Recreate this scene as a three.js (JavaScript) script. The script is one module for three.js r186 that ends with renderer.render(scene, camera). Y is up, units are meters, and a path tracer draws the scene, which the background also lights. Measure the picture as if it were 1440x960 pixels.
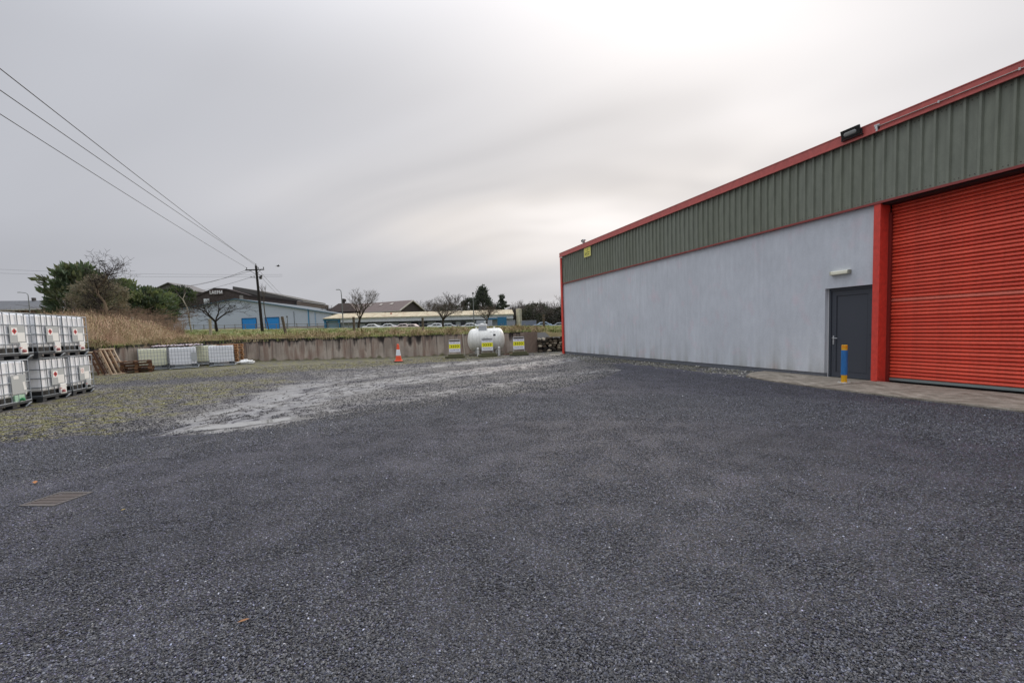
import * as THREE from 'three';
import { mergeGeometries } from 'three/addons/utils/BufferGeometryUtils.js';
import { RoundedBoxGeometry } from 'three/addons/geometries/RoundedBoxGeometry.js';
import { createNoise2D, createNoise3D } from 'simplex-noise';

// ---------------------------------------------------------------- camera, sky, sun, exposure
const scene = new THREE.Scene();
const YAW = 17.8 * Math.PI / 180, CY = Math.cos(YAW), SY = Math.sin(YAW);
const camera = new THREE.PerspectiveCamera(2 * Math.atan(508 / 640) * 180 / Math.PI, 1.5, 0.1, 2500);
camera.position.set(0, 1.45, 0);
camera.rotation.order = 'YXZ';
camera.rotation.set(-Math.atan(0.0704), -YAW, -0.036);
camera.setViewOffset(1440, 1016, 0, 0, 1440, 960);
camera.updateProjectionMatrix();
scene.add(camera);

function rng(seed) { let a = seed >>> 0; return () => { a = (a + 0x6d2b79f5) | 0; let t = Math.imul(a ^ (a >>> 15), 1 | a); t = (t + Math.imul(t ^ (t >>> 7), 61 | t)) ^ t; return ((t ^ (t >>> 14)) >>> 0) / 4294967296; }; }
const n2 = createNoise2D(rng(11)), n2b = createNoise2D(rng(12)), n3 = createNoise3D(rng(13));
const clamp = (v, a = 0, b = 1) => Math.min(b, Math.max(a, v));
const sstep = (a, b, v) => { const t = clamp((v - a) / (b - a)); return t * t * (3 - 2 * t); };
const lerp = (a, b, t) => a + (b - a) * t;
const mix3 = (a, b, t) => [lerp(a[0], b[0], t), lerp(a[1], b[1], t), lerp(a[2], b[2], t)];
function fbm(x, y, o = 4) { let s = 0, a = 0.5; for (let i = 0; i < o; i++) { s += a * n2(x, y); x *= 2.03; y *= 2.03; a *= 0.5; } return s; }
function fbm3(x, y, z, o = 4) { let s = 0, a = 0.5; for (let i = 0; i < o; i++) { s += a * n3(x, y, z); x *= 2.05; y *= 2.05; z *= 2.05; a *= 0.5; } return s; }

const SUN = new THREE.Vector3(0.59, 0.44, -0.69).normalize();
{
  const W = 1536, H = 768, data = new Float32Array(W * H * 4);
  for (let j = 0; j < H; j++) {
    const phi = ((j + 0.5) / H - 0.5) * Math.PI, y = Math.sin(phi), c = Math.cos(phi);
    for (let i = 0; i < W; i++) {
      const th = ((i + 0.5) / W - 0.5) * 2 * Math.PI, x = c * Math.cos(th), z = c * Math.sin(th);
      const el = Math.max(y, 0);
      // overcast: brighter towards the zenith; a hazy bright area where the sun stands behind the cloud
      const ang = Math.acos(clamp(x * SUN.x + y * SUN.y + z * SUN.z, -1, 1));
      let L = 0.49 + 0.03 * el + 1.5 * sstep(0.42, 1.0, el);
      const h = 1 / (el + 0.22), px = x * h, pz = z * h;          // cloud sheet overhead
      const along = px * 0.80 + pz * 0.60, across = -px * 0.60 + pz * 0.80;
      const big = fbm(px * 0.42 + 3.1, pz * 0.42 - 1.7, 2);
      const streak = fbm(along * 0.20 + big * 0.2, across * 0.75 + 7 + big * 0.2, 4);
      const glow = Math.exp(-ang * ang / (2 * 0.50 * 0.50)), core = Math.exp(-ang * ang / (2 * 0.23 * 0.23));
      L *= 1 + 0.08 * big + 0.085 * streak * (0.5 + glow);
      L += glow * (0.25 + 0.14 * streak) + core * (0.09 + 0.10 * streak);
      // a warm low band under the sun, thinning away from it
      const az = Math.atan2(z, x), dAz = Math.atan2(Math.sin(az + 1.24), Math.cos(az + 1.24));
      const warm = Math.exp(-dAz * dAz / (2 * 0.30 * 0.30)) * Math.exp(-Math.pow(el - 0.235 - 0.05 * big, 2) / (2 * 0.055 * 0.055)) * clamp(0.75 + 0.9 * streak);
      L += 0.20 * warm;
      const dusk = Math.exp(-Math.pow(el - 0.10, 2) / 0.006) * Math.exp(-Math.pow(dAz + 0.05, 2) / 0.5);
      L -= 0.035 * dusk * (1 + streak);
      const w = clamp(0.85 * glow + 0.75 * warm + 0.2 * Math.exp(-el * 8));
      const hazeWarm = [1.045, 0.992, 0.962], cool = [0.952, 0.984, 1.082], k = (j * W + i) * 4;
      const t = mix3(cool, hazeWarm, w), g = sstep(-0.25, -0.02, y);
      for (let q = 0; q < 3; q++) data[k + q] = Math.max(0.02, lerp(0.09, L * t[q], g));
      data[k + 3] = 1;
    }
  }
  const sky = new THREE.DataTexture(data, W, H, THREE.RGBAFormat, THREE.FloatType);
  sky.mapping = THREE.EquirectangularReflectionMapping; sky.magFilter = THREE.LinearFilter; sky.needsUpdate = true;
  scene.background = sky; scene.environment = sky;
}
const sun = new THREE.DirectionalLight(0xfff1e0, 1.4);
sun.position.copy(SUN).multiplyScalar(120); sun.castShadow = true; sun.shadow.radius = 60;
Object.assign(sun.shadow.camera, { left: -80, right: 80, top: 80, bottom: -80, near: 1, far: 400 });
sun.shadow.mapSize.set(2048, 2048);
scene.add(sun, sun.target);
const renderer = new THREE.WebGLRenderer({ antialias: true });
renderer.setSize(1024, 682);
renderer.toneMapping = THREE.LinearToneMapping;
renderer.toneMappingExposure = 1.0;
renderer.shadowMap.enabled = true;

// ---------------------------------------------------------------- helpers
const used = {};
function numbered(name) { const n = used[name] = (used[name] ?? -1) + 1; return n ? `${name}_${String(n).padStart(3, '0')}` : name; }
function tag(o, label, category, group, kind) { if (label) o.userData.label = label; if (category) o.userData.category = category; if (group) o.userData.group = group; if (kind) o.userData.kind = kind; return o; }
function thing(name, label, category, pos = [0, 0, 0], turn = 0, group) {
  const g = new THREE.Group(); g.name = numbered(name); g.position.set(...pos); g.rotation.y = turn; scene.add(g);
  return tag(g, label, category, group);
}
function mesh(name, geo, mat, parent = scene) {
  const m = new THREE.Mesh(Array.isArray(geo) ? merge(geo) : geo, mat); m.name = parent === scene ? numbered(name) : name;
  m.castShadow = m.receiveShadow = true; parent.add(m); return m;
}
function merge(list) { return list.length === 1 ? list[0] : mergeGeometries(list.map((g) => { const h = g.index ? g.toNonIndexed() : g; for (const k of Object.keys(h.attributes)) if (!['position', 'normal', 'uv'].includes(k)) h.deleteAttribute(k); return h; })); }
function structure(o) { o.userData.kind = 'structure'; return o; }
// uv in metres, from the position and the face's main direction
function metres(geo, s = 1) {
  const g = geo.index ? geo.toNonIndexed() : geo, p = g.attributes.position, n = g.attributes.normal, uv = new Float32Array(p.count * 2);
  for (let i = 0; i < p.count; i++) {
    const ax = Math.abs(n.getX(i)), ay = Math.abs(n.getY(i)), az = Math.abs(n.getZ(i));
    const x = p.getX(i), y = p.getY(i), z = p.getZ(i);
    const [u, v] = ay >= ax && ay >= az ? [x, z] : ax >= az ? [z, y] : [x, y];
    uv[2 * i] = u / s; uv[2 * i + 1] = v / s;
  }
  g.setAttribute('uv', new THREE.BufferAttribute(uv, 2)); return g;
}
const box = (w, h, d, x = 0, y = 0, z = 0) => metres(new THREE.BoxGeometry(w, h, d).translate(x, y, z));
const span = (x0, x1, y0, y1, z0, z1) => box(x1 - x0, y1 - y0, z1 - z0, (x0 + x1) / 2, (y0 + y1) / 2, (z0 + z1) / 2);
const rbox = (w, h, d, r, x = 0, y = 0, z = 0, seg = 2) => metres(new RoundedBoxGeometry(w, h, d, seg, r).translate(x, y, z));
const cyl = (r0, r1, h, n = 12, x = 0, y = 0, z = 0) => new THREE.CylinderGeometry(r0, r1, h, n).translate(x, y, z);
function rod(a, b, r, n = 6, r2 = r) {
  const A = new THREE.Vector3(...a), B = new THREE.Vector3(...b), d = B.clone().sub(A), L = d.length();
  const g = new THREE.CylinderGeometry(r2, r, L, n);
  g.applyQuaternion(new THREE.Quaternion().setFromUnitVectors(new THREE.Vector3(0, 1, 0), d.normalize()));
  return g.translate((a[0] + b[0]) / 2, (a[1] + b[1]) / 2, (a[2] + b[2]) / 2);
}
const tube = (pts, r, n = 6, seg = 24) => new THREE.TubeGeometry(new THREE.CatmullRomCurve3(pts.map((p) => new THREE.Vector3(...p))), seg, r, n, false);
const extr = (pts, depth, bevel = 0) => { const s = new THREE.Shape(pts.map((p) => new THREE.Vector2(...p))); return new THREE.ExtrudeGeometry(s, { depth, bevelEnabled: bevel > 0, bevelThickness: bevel, bevelSize: bevel, bevelSegments: 1 }); };

function dataTex(w, h, fn, { srgb = true, wrap = true } = {}) {
  const d = new Uint8Array(w * h * 4);
  for (let j = 0; j < h; j++) for (let i = 0; i < w; i++) {
    const c = fn(i, j), k = (j * w + i) * 4;
    if (typeof c === 'number') d[k] = d[k + 1] = d[k + 2] = clamp(c, 0, 255); else for (let q = 0; q < 3; q++) d[k + q] = clamp(c[q], 0, 255);
    d[k + 3] = 255;
  }
  return finish(new THREE.DataTexture(d, w, h), srgb, wrap);
}
function finish(t, srgb, wrap = true) {
  if (srgb) t.colorSpace = THREE.SRGBColorSpace;
  t.wrapS = t.wrapT = wrap ? THREE.RepeatWrapping : THREE.ClampToEdgeWrapping; t.magFilter = THREE.LinearFilter; t.minFilter = THREE.LinearMipmapLinearFilter; t.generateMipmaps = true; t.needsUpdate = true; return t;
}
function rep(t, u, v = u) { const c = t.clone(); c.repeat.set(u, v); c.needsUpdate = true; return c; }
function canvasTex(w, h, draw, srgb = true) { const c = document.createElement('canvas'); c.width = w; c.height = h; draw(c.getContext('2d'), w, h); return finish(new THREE.CanvasTexture(c), srgb); }
// tiling noise: four shifted samples blended
function tileNoise(u, v, f, o = 4, s = 0) { const a = u * Math.PI * 2, b = v * Math.PI * 2, R = f / 6.283; return fbm3(Math.cos(a) * R + s, Math.sin(a) * R + Math.cos(b) * R * 0.73, Math.sin(b) * R + s * 2, o); }

const std = (color, roughness = 0.8, extra = {}) => new THREE.MeshStandardMaterial({ color, roughness, ...extra });
// a light mottle that multiplies a paint's colour
const mottle = dataTex(512, 512, (i, j) => { const u = i / 512, v = j / 512, a = tileNoise(u, v, 9, 5), b = tileNoise(u, v, 60, 2, 5); return 243 + a * 22 + b * 10; });
const streaky = dataTex(512, 512, (i, j) => { const u = i / 512, v = j / 512, a = tileNoise(u, v * 0.0 + 0.3, 46, 4), b = tileNoise(u, v, 8, 4, 3), c = tileNoise(u, v, 90, 2, 9); return 240 + a * 14 + b * 20 + c * 8; });
const woodTex = dataTex(256, 256, (i, j) => { const u = i / 256, v = j / 256, g = tileNoise(u, v, 10, 3) * 3 + v * 14, b = Math.sin(g * 6.283) * 10 + tileNoise(u, v, 40, 2, 4) * 60; return 205 + b; });

// where a bearing frame is handy: r metres to the right, d metres ahead along the camera's heading
const site = (r, d) => [r * CY + d * SY, r * SY - d * CY];
const at = (r, y, d) => { const [x, z] = site(r, d); return [x, y, z]; };

// ---------------------------------------------------------------- ground: base, worn gravel yard, newer tarmac
structure(mesh('ground', metres(new THREE.PlaneGeometry(240, 200).rotateX(-Math.PI / 2).translate(0, -0.05, 62), 3), std(0x3b3a3c, 0.95)));

// chippings tile, 3 m square: colour and height
const TILE = 3, TPX = 2048;
function chippings(seed, count, rmin, rmax, shade, base, gap) {
  const r = rng(seed), cs = [0, 1].map(() => { const c = document.createElement('canvas'); c.width = c.height = TPX; return c; });
  const [a, b] = cs.map((c) => c.getContext('2d'));
  a.fillStyle = base; a.fillRect(0, 0, TPX, TPX); b.fillStyle = gap; b.fillRect(0, 0, TPX, TPX);
  for (let k = 0; k < count; k++) {
    const x = r() * TPX, y = r() * TPX, R = (rmin + (rmax - rmin) * r() * r()) * TPX / TILE, n = 5 + (r() * 3 | 0), ph = r() * 7, el = 0.6 + r() * 0.4;
    const pts = []; for (let i = 0; i < n; i++) { const t = ph + i / n * 6.283, q = R * (0.75 + r() * 0.45); const cx = Math.cos(t) * q, cy = Math.sin(t) * q * el; pts.push([cx * Math.cos(ph) - cy * Math.sin(ph), cx * Math.sin(ph) + cy * Math.cos(ph)]); }
    const col = shade(r), hgt = 90 + r() * 165 | 0;
    a.fillStyle = col; b.fillStyle = `rgb(${hgt},${hgt},${hgt})`;
    for (const ox of x < 40 ? [0, TPX] : x > TPX - 40 ? [0, -TPX] : [0]) for (const oy of y < 40 ? [0, TPX] : y > TPX - 40 ? [0, -TPX] : [0]) for (const c of [a, b]) {
      c.beginPath(); pts.forEach(([px, py], i) => (i ? c.lineTo(x + ox + px, y + oy + py) : c.moveTo(x + ox + px, y + oy + py))); c.closePath(); c.fill();
    }
  }
  return [finish(new THREE.CanvasTexture(cs[0]), true), finish(new THREE.CanvasTexture(cs[1]), false)];
}
const [tarMap, tarBump] = chippings(21, 110000, 0.0040, 0.0075, (r) => { const t = r(), v = t < 0.006 ? 140 + r() * 60 : t < 0.2 ? 95 + r() * 40 : t < 0.5 ? 28 + r() * 26 : 50 + r() * 42; const w = r() * 8 - 2; return `rgb(${v * 0.98 + w | 0},${v * 0.99 | 0},${v * 1.14 + 9 - w | 0})`; }, '#1f1e22', '#101010');

// the older yard, x -17..11.5, z -36..-7.5: one sheet, every patch where it lies
const YX0 = -17, YX1 = 11.5, YZ0 = -36, YZ1 = -7.5, YPX = 2048;
const seg = (x, z, a, b) => { const dx = b[0] - a[0], dz = b[1] - a[1], t = clamp(((x - a[0]) * dx + (z - a[1]) * dz) / (dx * dx + dz * dz)); return [Math.hypot(x - a[0] - dx * t, z - a[1] - dz * t), t]; };
const lane = [[-2.5, -8.75], [-2.0, -10.6], [-0.7, -12.9], [2.0, -14.8], [5.5, -16.8], [10, -19.5]];
const lane2 = [[-1.2, -9.2], [0.8, -10.4], [2.6, -11.4], [5, -12.5], [8, -13.2]];
const lane3 = [[-2.3, -12.0], [-1.6, -15], [1.2, -18.6], [6, -21], [9.6, -22]];
function laneDist(L, x, z) { let best = 1e9; for (let i = 0; i + 1 < L.length; i++) { const [d] = seg(x, z, L[i], L[i + 1]); if (d < best) best = d; } return best; }
const yr = rng(33), speck = new Float32Array(4096); for (let i = 0; i < 4096; i++) speck[i] = yr();
function yard(x, z) {
  const a = fbm(x * 0.55, z * 0.55, 4), b = fbm(x * 2.1 + 9, z * 2.1, 4), c = n2b(x * 9, z * 9), f = n2(x * 26, z * 26);
  let col = [88, 86, 84], rough = 0.8;
  col = mix3(col, [112, 110, 108], clamp(0.3 + b * 0.9));
  col = mix3(col, [62, 61, 66], clamp(a * 1.4 + 0.15));
  // dark loose chippings at the back on the left
  const dk = sstep(1.15, 0.45, Math.hypot((x + 7.4) / 5.2, (z + 20.6) / 2.6) + b * 0.35);
  col = mix3(col, [64, 63, 68], dk * 0.85);
  // moss and weeds: by the containers, along the back wall, along the building
  const left = sstep(-3.1, -4.6, x + 0.22 * (z + 12) + a * 1.2) * sstep(-19.5, -16.5, z) * (1 - dk);
  const back = sstep(-20.6, -22.6, z + 0.12 * x + a * 1.3) * sstep(8.5, 5, x + a);
  const edge = sstep(8.3, 9.6, x + a * 0.6) * sstep(-9.5, -11, z);
  const moss = clamp(left * (0.38 + b * 2.0) + back * (0.55 + b * 1.5) + edge * (0.15 + b * 1.1));
  const mossC = mix3([78, 72, 42], [118, 104, 40], clamp(0.5 + c * 0.8)); 
  col = mix3(col, b > 0.12 ? mix3(mossC, [98, 104, 48], 0.5) : mossC, moss * 0.82);
  col = mix3(col, [128, 118, 100], left * clamp(n2b(x * 3, z * 3) - 0.1) * 0.5);
  // silt left by standing water, dragged along the way lorries turn
  const wob = b * 0.5 + a * 0.4;
  const d1 = laneDist(lane, x, z), d2 = laneDist(lane2, x, z), d3 = laneDist(lane3, x, z);
  const s1 = sstep(1.5, 0.2, d1 + wob), s2 = sstep(0.9, 0.1, d2 + wob * 0.9), s3 = sstep(1.7, 0.2, d3 + wob);
  // fine drag lines run across the lanes' width
  const lines = n2(d1 * 3.2 + a * 2 + 20, (x + z) * 0.10), lines3 = n2(d3 * 2.6 + a * 2 + 50, (x - z) * 0.07);
  let silt = clamp(s1 * (0.36 + 0.7 * lines + 0.7 * b)) + clamp(s2 * (0.35 + 0.7 * b)) * 0.6 + clamp(s3 * (0.35 + 0.6 * lines3 + 0.2 * b)) * 0.75;
  silt = clamp(silt) * (1 - 0.8 * dk) * (1 - 0.6 * left);
  col = mix3(col, [156, 156, 155], silt * 0.92);
  rough = lerp(rough, 0.13, silt);
  const red = sstep(1.6, 0.3, Math.hypot((x - 5) / 2.2, z + 16.2)) * clamp(b + 0.3); col = mix3(col, [142, 118, 108], red * 0.5);
  // stones: light and dark specks
  const g = f * 15 + c * 8, sp = speck[((Math.floor(x * 66) * 374761 + Math.floor(z * 66) * 668265) >>> 3) & 4095];
  const st = sp > 0.965 ? 66 : sp < 0.16 ? -32 : (sp - 0.5) * 34;
  const e = (g + st) * (1 - 0.45 * silt);
  return [col[0] + e, col[1] + e, col[2] + e * 0.96, rough, silt * silt];
}
const yMap = new Uint8Array(YPX * YPX * 4), yRough = new Uint8Array(YPX * YPX * 4), yBump = new Uint8Array(YPX * YPX * 4);
for (let j = 0; j < YPX; j++) for (let i = 0; i < YPX; i++) {
  const x = lerp(YX0, YX1, (i + 0.5) / YPX), z = lerp(YZ1, YZ0, (j + 0.5) / YPX), v = yard(x, z), k = (j * YPX + i) * 4;
  for (let q = 0; q < 3; q++) { yMap[k + q] = clamp(v[q], 0, 255); yRough[k + q] = v[3] * 255; } yMap[k + 3] = yRough[k + 3] = yBump[k + 3] = 255; yBump[k] = yBump[k + 1] = yBump[k + 2] = 128 + ((speck[(i * 7919 + j * 104729) & 4095] - 0.5) * 170 + n2b(x * 5, z * 5) * 40) * (1 - 0.96 * v[4]);
}
const yardMat = new THREE.MeshStandardMaterial({ map: finish(new THREE.DataTexture(yMap, YPX, YPX), true, false), roughnessMap: finish(new THREE.DataTexture(yRough, YPX, YPX), false, false), roughness: 1, bumpMap: finish(new THREE.DataTexture(yBump, YPX, YPX), false, false), bumpScale: 0.016 });
structure(mesh('gravel_yard', new THREE.PlaneGeometry(YX1 - YX0, YZ1 - YZ0).rotateX(-Math.PI / 2).translate((YX0 + YX1) / 2, 0, (YZ0 + YZ1) / 2), yardMat));

// the newer tarmac: its ragged far edge dives under the old gravel
const edgePts = [[-16, -9.6], [-7, -9.2], [-5.2, -9.0], [-4.2, -8.95], [-3.1, -8.35], [-1.4, -8.12], [0.6, -8.8], [2.6, -9.4], [4.6, -10.2], [6.6, -11.6], [7.9, -13.2], [8.5, -14.6], [8.9, -15.4], [11, -15.6]];
function wear(x, z) { // wheel tracks and washed patches, drier and paler or fresher and darker
  const a = fbm(x * 0.28 + 5, z * 0.28, 4), b = fbm(x * 1.3, z * 1.3 + 60, 3);
  const T = (dx) => Math.exp(-Math.pow(laneDist([[-9 + dx, 1], [-4.2 + dx, -4.6], [-2.6 + dx, -6.6], [-1.2 + dx, -8.6], [2 + dx, -10.6]], x, z) / 0.30, 2)), tr = Math.max(T(-0.3), 0.8 * T(1.5), 0.55 * T(4.2), 0.45 * T(6.0));
  const pt = sstep(0.24, 0.08, Math.hypot(x - 3.16, z + 3.22) + b * 0.05);
  return [0.95 + 0.22 * a + 0.12 * b + 0.30 * tr * (0.7 + b) + 0.45 * pt, clamp(0.5 * tr + 0.25 * a), tr, pt];
}
const edgeZ = (x) => { for (let i = 0; i + 1 < edgePts.length; i++) if (x <= edgePts[i + 1][0]) return lerp(edgePts[i][1], edgePts[i + 1][1], clamp((x - edgePts[i][0]) / (edgePts[i + 1][0] - edgePts[i][0]))); return -15.6; };
{
  const x0 = -16, x1 = 10.49, z0 = -16.6, z1 = 12, nx = 250, nz = 270, pos = [], uv = [], col = [], idx = [];
  for (let j = 0; j <= nz; j++) for (let i = 0; i <= nx; i++) {
    const x = lerp(x0, x1, i / nx), z = lerp(z0, z1, j / nz), w = fbm(x * 1.1 + 40, z * 1.1, 4);
    let d = z - edgeZ(x) + w * 0.32;
    if (x > 8.75) d = Math.min(d, z > -9 ? 1 : (9.35 - x) * 1.2 + w * 0.4 + 0.15);
    const y = d < 0 ? -0.03 : Math.min(0.014, -0.02 + d * 0.16) + n2(x * 1.4, z * 1.4) * 0.0025 + n2(x * 5, z * 5) * 0.0012;
    pos.push(x, y, z); uv.push(x / TILE, z / TILE);
    // wear: wheel tracks and washed patches, drier and paler or fresher and darker
    let [v, wm] = wear(x, z); const b = fbm(x * 1.3, z * 1.3 + 60, 3);
    const near = sstep(1.2, 0, d) * (0.25 + 0.3 * b); v += near;
    col.push(v * (1 + 0.05 * wm), v * (1 + 0.015 * wm), v * (1 - 0.05 * wm));
  }
  for (let j = 0; j < nz; j++) for (let i = 0; i < nx; i++) { const a = j * (nx + 1) + i, b = a + 1, c = a + nx + 1, d = c + 1; if (Math.max(pos[a * 3 + 1], pos[b * 3 + 1], pos[c * 3 + 1], pos[d * 3 + 1]) > -0.029) idx.push(a, c, b, b, c, d); }
  const g = new THREE.BufferGeometry(); g.setAttribute('position', new THREE.Float32BufferAttribute(pos, 3)); g.setAttribute('uv', new THREE.Float32BufferAttribute(uv, 2)); g.setAttribute('color', new THREE.Float32BufferAttribute(col, 3)); g.setIndex(idx); g.computeVertexNormals();
  structure(mesh('tarmac', g, new THREE.MeshStandardMaterial({ map: tarMap, bumpMap: tarBump, bumpScale: 0.010, roughness: 0.6, vertexColors: true })));
}
// loose chippings lying on it, thick underfoot
{
  const r = rng(77), base = new THREE.IcosahedronGeometry(1, 0), p = base.attributes.position, key = {};
  for (let i = 0; i < p.count; i++) { const k = [p.getX(i), p.getY(i), p.getZ(i)].map((v) => v.toFixed(3)).join(); const s = key[k] ??= 0.75 + r() * 0.5; p.setXYZ(i, p.getX(i) * s, p.getY(i) * s * 0.75, p.getZ(i) * s); }
  base.computeVertexNormals();
  const spots = [];
  while (spots.length < 470000) {
    const far = spots.length > 400000, d = far ? 7.5 + r() * 10 : 1.3 + Math.pow(r(), 1.3) * 8.4, t = (r() * 2 - 1) * 1.02 + YAW, x = Math.sin(t) * d, z = -Math.cos(t) * d;
    if (x > 8.8 || z < edgeZ(x) + 0.3 - Math.pow(r(), 3) * 2.4 || Math.hypot((x + 2.83) / 0.19, (z + 5.3) / 0.13) < 0.8 + 0.4 * r() || (z < edgeZ(x) + 0.25 && (Math.hypot((x + 2.05) / 1.1, (z + 8.72) / 0.35) < 1 || yard(x, z)[4] > 0.05))) continue;
    if (r() < 0.35 * wear(x, z)[2] + 0.75 * wear(x, z)[3]) continue;
    spots.push([x, z, d]);
  }
  const im = new THREE.InstancedMesh(base, std(0xffffff, 0.5), spots.length), o = new THREE.Object3D(), c = new THREE.Color();
  spots.forEach(([x, z, d], i) => {
    const s = (0.0042 + 0.0026 * Math.pow(r(), 1.5)) * (d > 7 ? 1.4 : 1) * (r() < 0.004 ? 1.4 : 1);
    o.position.set(x, 0.014 + s * 0.25, z); o.rotation.set((r() - 0.5) * 1.4, r() * 6.3, (r() - 0.5) * 1.4); o.scale.set(s * (0.8 + r() * 0.6), s * (0.7 + r() * 0.5), s); o.updateMatrix(); im.setMatrixAt(i, o.matrix);
    const wv = wear(x, z), t = r(), v = 1.22 * wv[0] * (t < 0.0025 ? 0.28 + r() * 0.2 : t < 0.18 ? 0.09 + r() * 0.07 : t < 0.5 ? 0.014 + r() * 0.024 : 0.03 + r() * 0.05), w = r() * 0.27 - wv[1] * 0.14;
    c.setRGB(v * (1 - w * 0.4), v * (1 - w * 0.15), v * (1 + w)); im.setColorAt(i, c);
  });
  im.name = 'loose_gravel'; im.castShadow = im.receiveShadow = true; scene.add(tag(im, 'loose dark chippings scattered over the tarmac in the foreground', 'gravel', null, 'stuff'));
}
// rubble and pale stones by the foot of the wall and over the mossy gravel
{
  const r = rng(78), g = new THREE.DodecahedronGeometry(1, 0); g.scale(1, 0.65, 0.85);
  const N = 80000, im = new THREE.InstancedMesh(g, std(0xffffff, 0.85), N), o = new THREE.Object3D(), c = new THREE.Color();
  for (let i = 0; i < N; i++) {
    const q = i < 9000 ? r() : 2; let x, z, s, pale;
    if (q === 2) { do { x = -15 + r() * 25.2; z = -8.6 - Math.pow(r(), 1.5) * 17; } while (z > edgeZ(x) + 0.2 || (x < -7.7 && x > -9.2 && z < -13 && z > -17.3) || yard(x, z)[4] > 0.02 + 0.1 * r() || Math.hypot((x + 2.05) / 1.1, (z + 8.72) / 0.35) < 1); s = 0.006 + 0.012 * Math.pow(r(), 2); const t = r(); pale = t < 0.05 ? 2.6 : t < 0.3 ? 1.5 : t < 0.6 ? 0.45 : 0.95; } else
    if (q < 0.22) { z = -8.9 - Math.pow(r(), 1.2) * 13.5; x = 10.46 - Math.pow(r(), 1.8) * 1.5; s = 0.008 + 0.028 * Math.pow(r(), 3); pale = z > -11.5 && r() < 0.6 ? 0.35 : r() < 0.12 ? 0.4 : 0.09; }
    else if (q < 0.55) { x = -9 + r() * 6; z = -8.9 - r() * 8; if (x < -7.6 && z < -13.2) { x += 3; } s = 0.006 + 0.02 * Math.pow(r(), 4); pale = r() < 0.25 ? 0.3 : 0.12; }
    else { x = -12 + r() * 21.5; z = -9.3 - r() * 15.5; if (z > edgeZ(x)) z = edgeZ(x) - r() * 2; s = 0.006 + 0.02 * Math.pow(r(), 4); pale = r() < 0.12 ? 0.3 : 0.08; }
    o.position.set(x, s * 0.3, z); o.rotation.set((r() - 0.5) * 0.8, r() * 6.3, (r() - 0.5) * 0.8); o.scale.setScalar(s); o.updateMatrix(); im.setMatrixAt(i, o.matrix);
    const v = pale * (0.7 + r() * 0.6); if (q === 2) { const y = yard(x, z), l = (k) => Math.min(0.6, Math.pow(clamp(y[k], 0, 255) / 255, 2.2) * v); c.setRGB(l(0), l(1), l(2)); } else c.setRGB(v * 1.03, v, v * 0.93); im.setColorAt(i, c);
  }
  im.name = 'scattered_stones'; im.castShadow = im.receiveShadow = true; scene.add(tag(im, 'small pale and grey stones strewn over the old gravel and along the grey wall', 'stones', null, 'stuff'));
}
// standing water
{
  const wat = new THREE.MeshPhysicalMaterial({ color: 0x8f8e8a, roughness: 0.03, ior: 1.33, specularIntensity: 1 });
  const blob = (cx, cz, rx, rz, turn, seed, y) => {
    const s = new THREE.Shape(), N = 90; for (let i = 0; i < N; i++) { const t = i / N * 6.2832, q = 1 + 0.45 * fbm(Math.cos(t) * 1.2 + seed, Math.sin(t) * 1.2, 4) + 0.16 * n2b(Math.cos(t) * 5 + seed, Math.sin(t) * 5); const a = Math.cos(t) * rx * q, b = Math.sin(t) * rz * q, X = a * Math.cos(turn) - b * Math.sin(turn), Y = a * Math.sin(turn) + b * Math.cos(turn); i ? s.lineTo(X, Y) : s.moveTo(X, Y); }
    return new THREE.ShapeGeometry(s).rotateX(-Math.PI / 2).translate(cx, y, cz);
  };
  structure(mesh('puddle', [blob(-2.05, -8.72, 0.8, 0.2, 0.2, 1, 0.006), blob(-2.7, -10.4, 0.35, 0.12, 1.0, 9, 0.005)], wat));
}
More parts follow.
